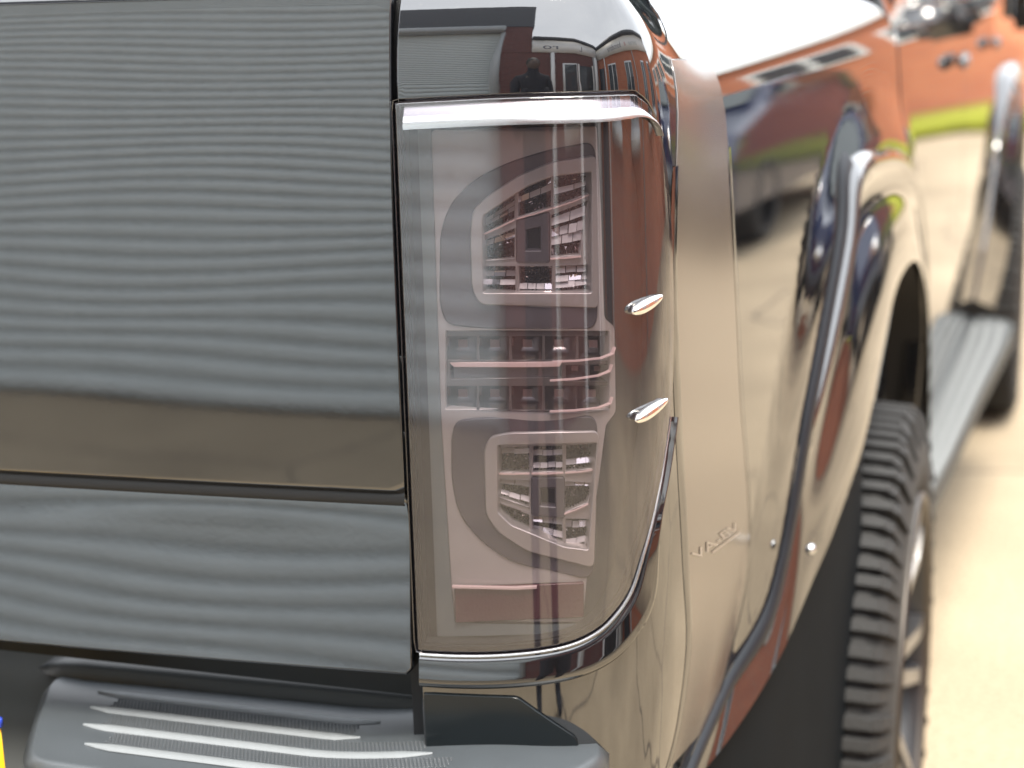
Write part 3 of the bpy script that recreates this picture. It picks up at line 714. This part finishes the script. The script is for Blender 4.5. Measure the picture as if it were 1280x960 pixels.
# ---- side step
stepm = bmesh.new()
def prism(poly, z0, z1, bev=.0):
    b = bmesh.new(); lo_ = [b.verts.new((x, y, z0)) for x, y in poly]; up = [b.verts.new((x, y, z1)) for x, y in poly]; n = len(poly)
    b.faces.new(up); b.faces.new(lo_[::-1]); 
    for i in range(n): b.faces.new((lo_[i], lo_[(i+1) % n], up[(i+1) % n], up[i]))
    if bev:
        es = [e for e in b.edges if abs(e.verts[0].co.z-z1) < 1e-6 and abs(e.verts[1].co.z-z1) < 1e-6]
        bmesh.ops.bevel(b, geom=es, offset=bev, segments=3, affect='EDGES')
    return bm_mesh(b, False)
so_ = [(.90, 1.80), (.985, 1.83), (1.005, 2.1), (1.04, 2.7), (1.075, 3.2), (1.09, 3.45), (1.07, 3.56), (.90, 3.60)]
step_o = part('side_step', prism([tuple(p) for p in rounded(so_, .03)], .405, .45, .008), STEPM)
for k in range(5):
    f = (k+.7)/5.4
    pts = [( .905+(a-.905)*f, y) for a, y in ((.985, 1.87), (1.005, 2.1), (1.04, 2.7), (1.072, 3.2), (1.075, 3.48))]
    vv = []
    for x, y in pts: vv += [(x-.0065, y, .4545), (x+.0065, y, .4545), (x-.008, y, .4495), (x+.008, y, .4495)]
    ff = []
    for i in range(len(pts)-1):
        a = i*4; ff += [(a, a+1, a+5, a+4), (a+2, a, a+4, a+6), (a+1, a+3, a+7, a+5)]
    sub('step_rib', mesh(vv, ff), STEPG if k % 1 else mat('step_rib_bright', (.20, .21, .21), .6, spec=.3), step_o)
for y in (2.1, 3.3): part('step_bracket', box(.78, .93, y-.03, y+.03, .40, .44), RUBBER)

# ---- wheels
def lathe(prof, n=64, axis_x=True):
    vv, ff = [], []
    k = len(prof)
    for i in range(n):
        a = 2*pi*i/n
        for x, r in prof: vv.append((x, r*cos(a), r*sin(a)))
    for i in range(n):
        j = (i+1) % n
        for q in range(k-1): ff.append((i*k+q, j*k+q, j*k+q+1, i*k+q+1))
    return mesh(vv, ff, True)
tyre_me = lathe([(-.14, .27), (-.145, .33), (-.13, .375), (-.11, .388), (.10, .388), (.122, .378), (.136, .350), (.140, .315), (.134, .285), (.120, .268)], 72)
rim_me = lathe([(.10, .272), (.128, .274), (.136, .268), (.130, .258), (.10, .250), (.04, .246), (-.10, .25), (-.10, .05), (-.095, .0)], 64)
lipr_me = lathe([(.122, .2705), (.138, .2745), (.1425, .270), (.138, .262), (.124, .260)], 64)
def spoke_mesh():
    b = bmesh.new()
    for sgn in (-1, 1):
        vs = []
        for r, x, w_ in ((.05, .075, .022), (.13, .112, .020), (.20, .126, .017), (.255, .128, .022)):
            off = sgn*(.010+.030*(r-.05)/.2)
            vs.append([b.verts.new((x+dx, off+dw*w_, r)) for dx, dw in ((-.03, -.7), (.004, -.6), (.004, .6), (-.03, .7))])
        for i in range(3):
            for q in range(4): b.faces.new((vs[i][q], vs[i+1][q], vs[i+1][(q+1) % 4], vs[i][(q+1) % 4]))
    return bm_mesh(b, False)
sp_me = spoke_mesh()
hub_me = lathe([(.03, .07), (.075, .066), (.088, .05), (.09, .0)], 32)
blk = bmesh.new()
for (x0, x1, y0, y1) in ((.052, .126, -.0115, .0115), (-.02, .045, -.009, .013)):
    vs = [blk.verts.new(p) for p in ((x0, y0, .380), (x1, y0-.002, .378), (x1, y1-.002, .378), (x0, y1, .380), (x0+.003, y0+.003, .4015), (x1-.006, y0+.001, .397), (x1-.006, y1-.006, .397), (x0+.003, y1-.004, .4015))]
    for f in ((4, 5, 6, 7), (0, 1, 5, 4), (1, 2, 6, 5), (2, 3, 7, 6), (3, 0, 4, 7)): blk.faces.new([vs[i] for i in f])
# shoulder lug running down the side wall
vs = [blk.verts.new(p) for p in ((.118, -.010, .396), (.130, -.010, .386), (.1405, -.008, .350), (.132, -.008, .345), (.118, .008, .396), (.130, .008, .386), (.1405, .006, .350), (.132, .006, .345))]
for f in ((0, 1, 5, 4), (1, 2, 6, 5), (0, 4, 7, 3), (0, 3, 2, 1), (4, 5, 6, 7)): blk.faces.new([vs[i] for i in f])
blk_me = bm_mesh(blk)
def wheel(x, y, detail):
    wv = link('wheel', tyre_me, TYRE, truck, Vector((x, y-.8, .40)))
    link('rim', rim_me, BARREL, wv); link('rim_lip', lipr_me, RIMB, wv); link('hub_cap', hub_me, RIM, wv)
    for k in range(6):
        o = link('spoke', sp_me, RIM, wv); o.rotation_euler = (2*pi*k/6+.35, 0, 0)
        a_ = 2*pi*(k+.5)/6+.35
    nb = 88
    for k in range(nb):
        o = link('tread_block', blk_me, TYRE, wv); o.rotation_euler = (2*pi*(k+random.uniform(-.12, .12))/nb, 0, 0); o.location = (random.uniform(-.002, .002)-.004*(k % 2), 0, 0); o.scale = (1, .84, 1)
    return wv
wheel(.882, 1.10, True); wheel(.955, 4.33, False)

# ---- rear bumper with its step pad
def flat(z0):
    def f(u, v, off=0.): return np.array([u, v, z0+off])
    return f
bump_o = [(.322, .080), (.385, -.052), (.60, -.034), (.76, -.004), (.838, .030), (.858, .062), (.845, .085), (.70, .092)]
bo = rounded([(.325, .075), (.400, -.076), (.56, -.078), (.79, -.056), (.846, -.022), (.858, .012), (.84, .07), (.70, .09), (.50, .078)], [.03, .022, .1, .06, .03, .015, .01, .05, .1], 8)
bo = dens([tuple(p) for p in bo], .012)
def bz(u, v, off=0.):
    z = .7735+off+.016*smooth(.62, .80, u)-.003*smooth(.03, .08, -v)
    return np.array([u, v, z])
bumper = part('rear_bumper', patch(bo, bz, step=.008, edge=.010, depth=.16), STEPP, label='black plastic rear bumper with ribbed step pad')
def yline(x, y0): return y0+.12*max(0, x-.62)**1.6
pad = []
rows = [(.050, .392, .664), (.0155, .402, .665), (-.019, .414, .80), (-.053, .418, .80)]
ribs = [(.046, .390, .660, 0), (.0115, .392, .655, 0), (-.0125, .402, .800, 1), (-.035, .412, .76, 1)]
ribs = [(.0455, .388, .660, 0), (.0145, .400, .655, 0), (-.0180, .413, .73, 1), (-.0490, .434, .76, 1)]
for y0, xa, xb, lng in ribs:
    pts = np.linspace(xa, xb, 26); vv = []
    for x in pts:
        y = yline(x, y0)
        t = min(1, (x-xa)/.02, (xb-x)/.02); hw = .0056*max(.05, t)
        z = float(bz(x, y)[2])+.0003
        vv += [(x, y-hw, z), (x, y-hw*.7, z+.0016), (x, y+hw*.7, z+.0016), (x, y+hw, z)]
    ff = []
    for i in range(25):
        for j in range(3): a = i*4+j; ff.append((a, a+4, a+5, a+1))
    sub('step_rib', mesh(vv, ff, True), STEPR, bumper)
# knurled bands between the ribs: fine diamond relief, one joined piece per band
for (ya, _, _, _), (yb, xa, xb, lng) in zip(ribs[:-1], ribs[1:]):
    vv, ff = [], []; d = .0034; ymid = (ya+yb)/2
    nx = int((xb-.01-xa-.012)/d)
    for i in range(nx):
        for j in range(5):
            x = xa+.015+i*d+(j % 2)*d*.5; y = yline(x, ymid)+(j-2)*.0036; zz = float(bz(x, y)[2])+.0004
            b0 = len(vv); vv += [(x-d*.48, y, zz), (x, y-.0019, zz), (x+d*.48, y, zz), (x, y+.0019, zz), (x, y, zz+.0007)]
            ff += [(b0, b0+1, b0+4), (b0+1, b0+2, b0+4), (b0+2, b0+3, b0+4), (b0+3, b0, b0+4)]
    o = sub('knurled_grip', mesh(vv, ff), KNURL, bumper); o['kind'] = 'stuff'
# ledge behind the pad, rising under the tailgate
vv, ff = [], []
sec = [(.0, .0), (.002, .018), (.006, .024), (.014, .026), (.09, .032), (.10, .10)]
xs = [.300, .315, .335, .36, .45, .55, .65, .706]
for i, x in enumerate(xs):
    t_ = [.0, .55, .85, 1, 1, 1, 1, 1][i]
    for dy, dz in sec: vv.append((x, .066+.03*(x-.35)+dy+(1-t_)*.02, .772+dz*.7*t_))
for i in range(len(xs)-1):
    for j in range(len(sec)-1): a = i*len(sec)+j; ff.append((a, a+len(sec), a+len(sec)+1, a+1))
part('bumper_ledge', mesh(vv, ff, True), STEPP if False else LEDGE)
# centre recess with the number plate
vv, ff = [], []
for x in np.linspace(-.42, .345, 12):
    for y, z in ((-.09, .60), (-.075, .655), (.0, .70), (.075, .745), (.11, .80)): vv.append((x, y+.02*x*x, z))
for i in range(11):
    for j in range(4): a = i*5+j; ff.append((a, a+5, a+6, a+1))
part('number_plate_recess', mesh(vv, ff, True), mat('olive_grey_recess', (.035, .037, .034), .28, ior=1.9))
pl = part('number_plate', box(-.136, .3850, -.094, -.090, .69, .801, .001), YEL, label='yellow number plate, only its end in view')
sub('plate_surround', box(.30, .3872, -.0945, -.0895, .802, .811, .001), BLUE, pl)
part('tow_bar_cover', box(-.5, .6, .05, .10, .55, .70, .01), RUBBER)
# ================================================================ ground and the yard that the paint mirrors
def ground_material():
    m = bpy.data.materials.new('yard_concrete'); m.use_nodes = True; t = m.node_tree; b = t.nodes['Principled BSDF']; n = t.nodes.new; l = t.links.new
    co = n('ShaderNodeTexCoord'); a = n('ShaderNodeTexNoise'); a.inputs['Scale'].default_value = 1.3; a.inputs['Detail'].default_value = 8
    c = n('ShaderNodeTexNoise'); c.inputs['Scale'].default_value = 90; c.inputs['Detail'].default_value = 4
    l(co.outputs['Object'], a.inputs[0]); l(co.outputs['Object'], c.inputs[0])
    r = n('ShaderNodeValToRGB'); r.color_ramp.elements[0].position = .3; r.color_ramp.elements[0].color = (.29, .232, .158, 1)
    r.color_ramp.elements[1].position = .7; r.color_ramp.elements[1].color = (.43, .348, .240, 1)
    r2 = n('ShaderNodeValToRGB'); r2.color_ramp.elements[0].position = .35; r2.color_ramp.elements[0].color = (.66, .65, .63, 1); r2.color_ramp.elements[1].position = .6
    l(a.outputs['Fac'], r.inputs[0]); l(c.outputs['Fac'], r2.inputs[0])
    v = n('ShaderNodeTexVoronoi'); v.feature = 'DISTANCE_TO_EDGE'; v.inputs['Scale'].default_value = .47
    w_ = n('ShaderNodeMixRGB'); w_.blend_type = 'ADD'; w_.inputs[0].default_value = .35
    l(co.outputs['Object'], w_.inputs[1]); l(a.outputs['Color'], w_.inputs[2]); l(w_.outputs[0], v.inputs[0])
    k = n('ShaderNodeMath'); k.operation = 'LESS_THAN'; k.inputs[1].default_value = .0035; l(v.outputs['Distance'], k.inputs[0])
    m1 = n('ShaderNodeMixRGB'); m1.blend_type = 'MULTIPLY'; m1.inputs[0].default_value = 1; l(r.outputs[0], m1.inputs[1]); l(r2.outputs[0], m1.inputs[2])
    m2 = n('ShaderNodeMixRGB'); l(k.outputs[0], m2.inputs[0]); l(m1.outputs[0], m2.inputs[1]); m2.inputs[2].default_value = (.10, .08, .06, 1)
    l(m2.outputs[0], b.inputs['Base Color']); b.inputs['Roughness'].default_value = .9
    bp = n('ShaderNodeBump'); bp.inputs['Strength'].default_value = .5; bp.inputs['Distance'].default_value = .003; l(c.outputs['Fac'], bp.inputs['Height']); l(bp.outputs[0], b.inputs['Normal'])
    return m
g = link('ground', mesh([(-300, -300, 0), (300, -300, 0), (300, 300, 0), (-300, 300, 0)], [(0, 1, 2, 3)]), ground_material()); g['kind'] = 'structure'
def brick_material():
    m = bpy.data.materials.new('orange_brick'); m.use_nodes = True; t = m.node_tree; b = t.nodes['Principled BSDF']; n = t.nodes.new; l = t.links.new
    co = n('ShaderNodeTexCoord'); mp = n('ShaderNodeMapping'); mp.inputs['Rotation'].default_value = (radians(90), 0, 0)
    sx = n('ShaderNodeSeparateXYZ'); cx = n('ShaderNodeCombineXYZ'); ad = n('ShaderNodeMath'); ad.operation = 'ADD'
    l(co.outputs['Object'], sx.inputs[0]); l(sx.outputs[0], ad.inputs[0]); l(sx.outputs[1], ad.inputs[1]); l(ad.outputs[0], cx.inputs[0]); l(sx.outputs[2], cx.inputs[1])
    k = n('ShaderNodeTexBrick'); l(cx.outputs[0], k.inputs[0]); k.inputs['Scale'].default_value = 1
    k.inputs['Color1'].default_value = (.50, .165, .080, 1); k.inputs['Color2'].default_value = (.42, .125, .062, 1); k.inputs['Mortar'].default_value = (.34, .26, .2, 1)
    k.inputs['Brick Width'].default_value = .225; k.inputs['Row Height'].default_value = .075; k.inputs['Mortar Size'].default_value = .005
    l(k.outputs['Color'], b.inputs['Base Color']); b.inputs['Roughness'].default_value = .85
    bp = n('ShaderNodeBump'); bp.inputs['Strength'].default_value = .5; bp.inputs['Distance'].default_value = .006; bp.invert = True; l(k.outputs['Fac'], bp.inputs['Height']); l(bp.outputs[0], b.inputs['Normal'])
    return m
BRICK = brick_material()
BRICKD = BRICK.copy(); BRICKD.name = 'shaded_brick'  # shaded copy of the orange brick, the shade mixed into its colours
for n_ in BRICKD.node_tree.nodes:
    if n_.type == 'TEX_BRICK':
        n_.inputs['Color1'].default_value = (.145, .052, .044, 1); n_.inputs['Color2'].default_value = (.115, .042, .038, 1); n_.inputs['Mortar'].default_value = (.13, .10, .09, 1)
WHITE = mat('white_upvc', (.78, .79, .80), .35); PANE = mat('office_glass', (.05, .06, .07), .05, ior=1.7)
SHUT = mat('shutter_steel_grey', (.55, .605, .62), .45, vary=(3, .05)); DARKM = mat('dark_cladding', (.045, .05, .06), .5)
SIGNW = mat('sign_white', (.80, .80, .80), .4); SIGNT = mat('sign_lettering', (.06, .06, .10), .5); SIGNR = mat('sign_red', (.6, .05, .04), .5)
GREYP = mat('grey_pipe', (.40, .43, .45), .4)

# --- unit behind the camera: brick front with a tall roller shutter
YW = -3.82; SX1 = .80
ua = thing('industrial_unit', 'orange brick unit with a tall grey roller shutter behind the pickup', 'building', (0, YW-3, 0))
def bp_(name, me, m, par, label=None):
    o = link(name, me, m, par); o.matrix_parent_inverse = Matrix.Translation(-Vector(par.location)); 
    if label: o['label'] = label
    return o
wa = bp_('wall', box(SX1, 5.4, YW-6, YW, 0, 2.75), BRICKD, ua); bp_('pier', box(SX1, 1.55, YW-5.9, YW+.02, 2.70, 4.25), BRICKD, ua)
bp_('fascia', box(1.56, 5.42, YW-5.9, YW+.06, 2.72, 3.35, .01), SIGNW, ua); bp_('roof_edge', box(1.56, 5.42, YW-5.9, YW+.16, 3.35, 3.52, .02), DARKM, ua)
bp_('wall', box(-9.0, -6.2, YW-6, YW, 0, 3.6), BRICKD, ua)
bp_('wall', box(-6.2, SX1, YW-6, YW-.12, 3.9, 4.2), BRICKD, ua)
bp_('upper_cladding', box(-9.0, 1.6, YW-6.0, YW+.05, 4.2, 6.0), DARKM, ua)
bp_('shutter_box', box(-6.2, SX1, YW-.30, YW+.20, 3.85, 4.19, .02), GREYP, ua)
sh = bp_('roller_shutter', box(-6.25, SX1+.05, YW-.30, YW-.16, 0, 3.9), DARKM, ua)
n_ = 9; vv, ff = [], []
pit = .0875
pr = [(0, -.010), (.0015, .005), (.010, .0104), (.025, .0152), (.045, .0168), (.062, .0148), (.075, .0102), (.0795, .004), (.081, -.010)]
for x in (-6.2, SX1-.01):
    for z, y in pr: vv.append((x, y, z))
k = len(pr)
for j in range(k-1): ff.append((j, k+j, k+j+1, j+1))
slat_me = mesh(vv, ff, True)
for i in range(44):
    o = link('slat', slat_me, SHUT, sh); o.location = (0, YW-.13, .02+i*pit)
bp_('shutter_guide', box(SX1-.06, SX1+.02, YW-.14, YW+.03, 0, 3.85, .005), GREYP, ua)
bp_('shutter_guide', box(-6.26, -6.14, YW-.14, YW+.03, 0, 3.85, .005), GREYP, ua)
bp_('drainpipe', box(2.15, 2.27, YW, YW+.11, 0, 2.7, .02), WHITE, ua)
d1 = bp_('window', box(2.55, 3.15, YW-.02, YW+.03, .9, 2.2, .01), WHITE, ua)
link('pane', box(2.61, 3.09, YW+.031, YW+.036, .96, 2.14), PANE, d1)
d2 = bp_('door', box(3.30, 4.50, YW-.02, YW+.05, 0, 2.1, .01), mat('dark_door', (.03, .032, .036), .3), ua)
bp_('door_frame', box(3.20, 3.30, YW-.02, YW+.07, 0, 2.18), WHITE, ua); bp_('door_frame', box(4.50, 4.60, YW-.02, YW+.07, 0, 2.18), WHITE, ua)
bp_('corner_pilaster', box(4.82, 5.30, YW, YW+.12, 0, 2.7, .01), WHITE, ua)
bp_('service_pipe', box(4.68, 4.75, YW, YW+.08, 0, 2.7, .02), GREYP, ua)

def unittext(txt, x0, x1, z, h, m):
    bp_('lettering', letters(txt, lambda a, b: (x1-(x1-x0)*a, YW+.064, z+h*b), None, m), m, ua)
unittext('ro', 1.9, 2.4, 2.88, .28, SIGNT); unittext('L', 3.4, 3.65, 2.88, .30, SIGNT)
ua.rotation_euler = (0, 0, radians(3.5))
# --- unit along the right
XR = 5.6
ub = thing('brick_unit', 'long orange brick unit with white lettered fascia on the right of the yard', 'building', (XR+3, -1, 0))
bp_('wall', box(XR, XR+6, -9.0, 8.6, 0, 2.7), BRICK, ub)
bp_('fascia', box(XR-.12, XR+6, -9.0, 8.7, 2.7, 3.35, .01), SIGNW, ub)
bp_('roof_edge', box(XR-.30, XR+6.1, -9.1, 8.8, 3.35, 3.55, .02), DARKM, ub)
def yardtext(txt, y0, y1, z, h, m):
    def pl_(a, b): return (XR-.124, y0+(y1-y0)*a, z+h*b)
    o = bp_('lettering', letters(txt, pl_, None, m), m, ub)
yardtext('srobonod', -1.6, .5, 2.88, .30, SIGNT); yardtext('s', 1.1, 1.3, 2.9, .26, SIGNR); yardtext('serono', 2.0, 4.2, 2.9, .24, GREYP)
for y0, y1 in ((-2.0, -.9), (.35, 1.5), (3.6, 4.8), (6.2, 7.4)):
    f = bp_('window', box(XR-.05, XR+.01, y0, y1, .95, 2.25, .01), WHITE, ub)
    for a in (0, 1):
        ya = y0+.06+a*(y1-y0)/2; yb = y0-.03+(a+1)*(y1-y0)/2
        link('pane', box(XR-.056, XR-.051, ya, yb, 1.02, 2.18), PANE, f)
    link('sill', box(XR-.16, XR, y0-.08, y1+.08, .86, .95, .01), WHITE, f)
bp_('side_door', box(XR-.04, XR, -3.45, -2.65, 0, 2.1, .01), DARKM, ub)
bp_('drainpipe', box(XR-.11, XR, -2.5, -2.39, 0, 2.7, .02), WHITE, ub)
bp_('drainpipe', box(XR-.11, XR, 2.05, 2.16, 0, 2.7, .02), GREYP, ub)

# --- unit far ahead across the grass
uc = thing('office_block', 'orange brick office block with white window bands beyond the grass verge', 'building', (6, 19, 0))
bp_('wall', box(-6, 16, 17, 24, 0, 3.1), BRICK, uc)
bp_('eaves', box(-6.3, 16.3, 16.8, 24.2, 3.1, 3.35), WHITE, uc)
for i, x in enumerate(np.arange(-4.4, 15, 2.1)):
    f = bp_('window', box(x, x+1.6, 16.93, 17.02, 1.5, 2.5), WHITE, uc)
    link('pane', box(x+.1, x+.75, 16.92, 16.925, 1.6, 2.4), PANE, f)
    link('pane', box(x+.85, x+1.5, 16.92, 16.925, 1.6, 2.4), PANE, f)
gr = link('grass_verge', box(-8, 18, 14.6, 16.9, 0, .14, .03), mat('grass_green', (.30, .32, .03), .9, vary=(9, .35), bump=(60, 1, .03))); gr['kind'] = 'stuff'; gr['label'] = 'yellow green grass verge along the brick office block'; gr['category'] = 'grass'

# --- parked car, nose towards the truck's side
def parked_car(loc, rz, col, label, name):
    c = thing(name, label, 'car', loc, 'cars parked across the yard'); c.rotation_euler = (0, 0, rz)
    pm = mat('paint_'+name, col, .1, ior=1.8)
    prof = [(-2.1, .30), (-2.12, .62), (-2.0, .86), (-1.75, .96), (-1.1, 1.40), (-.4, 1.50), (.5, 1.44), (1.1, 1.0), (1.9, .86), (2.1, .70), (2.14, .35)]
    vv, ff = [], []
    for y, wz in ((-.86, .0), (-.80, 1.), (.80, 1.), (.86, 0.)):
        for x, z in prof:
            ins = .16*max(0, z-.95)/.5 if z > .95 else 0
            vv.append((x, y-(1 if y > 0 else -1)*ins*(1), z if abs(y) < .85 else min(z, z-.03)))
    k = len(prof)
    for j in range(3):
        for i in range(k-1): ff.append((j*k+i, j*k+i+1, (j+1)*k+i+1, (j+1)*k+i))
    ff.append(tuple(range(k))); ff.append(tuple(range(3*k, 4*k))[::-1]); ff.append((0, k*3, k*4-1, k-1)[::1])
    link('body', mesh(vv, ff), pm, c)
    for s_ in (-1, 1):
        link('side_window', mesh([(-1.35, s_*.765, 1.02), (.85, s_*.775, 1.02), (.42, s_*.715, 1.36), (-.95, s_*.715, 1.36)], [(0, 1, 2, 3)]), GLASS, c).location = (0, s_*.06, 0)
    link('windscreen', mesh([(1.12, -.70, 1.02), (1.12, .70, 1.02), (.56, .62, 1.42), (.56, -.62, 1.42)], [(0, 1, 2, 3)]), GLASS, c).location = (.03, 0, .02)
    link('rear_window', mesh([(-1.72, -.66, 1.0), (-1.72, .66, 1.0), (-1.15, .62, 1.38), (-1.15, -.62, 1.38)], [(0, 3, 2, 1)]), GLASS, c).location = (-.03, 0, .02)
    for x in (-1.3, 1.3):
        for s_ in (-1, 1):
            wo_ = link('wheel', tyre_me, TYRE, c, (x, s_*.76, .31)); wo_.rotation_euler = (0, 0, pi/2 if s_ > 0 else -pi/2); wo_.scale = (.8, .78, .78)
    for s_ in (-1, 1):
        link('headlight', box(2.05, 2.13, s_*.6-.15, s_*.6+.15, .60, .76, .02), CHROME, c)
    link('bumper', box(2.10, 2.20, -.8, .8, .34, .52, .03), DARKM, c)
parked_car((4.0, 9.7, 0), radians(-90), (.012, .018, .05), 'dark navy hatchback parked nose-on ahead of the brick unit', 'parked_car')
parked_car((8.6, 12.2, 0), radians(180), (.7, .7, .7), 'white hatchback parked by the grass verge', 'parked_car')

# ================================================================ the photographer, mirrored as a dark figure in the lamp
def figure():
    t = thing('person', 'person in dark jacket and trousers standing behind the pickup holding a phone up', 'person', (1.06, -1.52, 0))
    J = {'pel': (0, 0, .93), 'wst': (0, 0, 1.08), 'cst': (0, .01, 1.30), 'nck': (0, .02, 1.48), 'hdb': (0, .03, 1.56), 'hdt': (0, .04, 1.70)}
    V = [J['pel'], J['wst'], J['cst'], J['nck'], J['hdb'], (0, .04, 1.63), (0, .03, 1.71)]
    R = [(.15, .10), (.135, .10), (.185, .12), (.085, .075), (.07, .075), (.082, .095), (.05, .06)]
    E = [(0, 1), (1, 2), (2, 3), (3, 4), (4, 5), (5, 6)]
    for s in (-1, 1):
        b = len(V)
        V += [(s*.18, .0, 1.40), (s*.23, .03, 1.17), (s*.15, .20, 1.20), (s*.10, .25, 1.26)]; R += [(.062, .062), (.048, .048), (.036, .036), (.03, .03)]
        E += [(2, b), (b, b+1), (b+1, b+2), (b+2, b+3)]
        c = len(V)
        V += [(s*.10, 0, .86), (s*.12, .01, .50), (s*.13, -.02, .10), (s*.14, .12, .04)]; R += [(.105, .09), (.08, .06), (.042, .042), (.04, .03)]
        E += [(0, c), (c, c+1), (c+1, c+2), (c+2, c+3)]
    me = bpy.data.meshes.new('m'); me.from_pydata(V, E, []); o = link('body', me, mat('dark_clothes', (.018, .018, .024), .85), t)
    md = o.modifiers.new('s', 'SKIN'); me.skin_vertices[0].data[0].use_root = True
    for i, r in enumerate(R): me.skin_vertices[0].data[i].radius = r
    sb = o.modifiers.new('d', 'SUBSURF'); sb.levels = 2; sb.render_levels = 2
    b = bmesh.new(); bmesh.ops.create_uvsphere(b, u_segments=20, v_segments=14, radius=1)
    for v in b.verts: v.co = Vector((v.co.x*.080, v.co.y*.093+.045, v.co.z*.115+1.645))
    link('face', bm_mesh(b, True), mat('skin', (.10, .065, .05), .6), t)
    b = bmesh.new(); bmesh.ops.create_uvsphere(b, u_segments=20, v_segments=14, radius=1)
    for v in b.verts: v.co = Vector((v.co.x*.088, v.co.y*.098+.028, max(v.co.z, -.3)*.105+1.672))
    link('hair', bm_mesh(b, True), mat('dark_hair', (.02, .014, .01), .6), t)
    return t
figure()
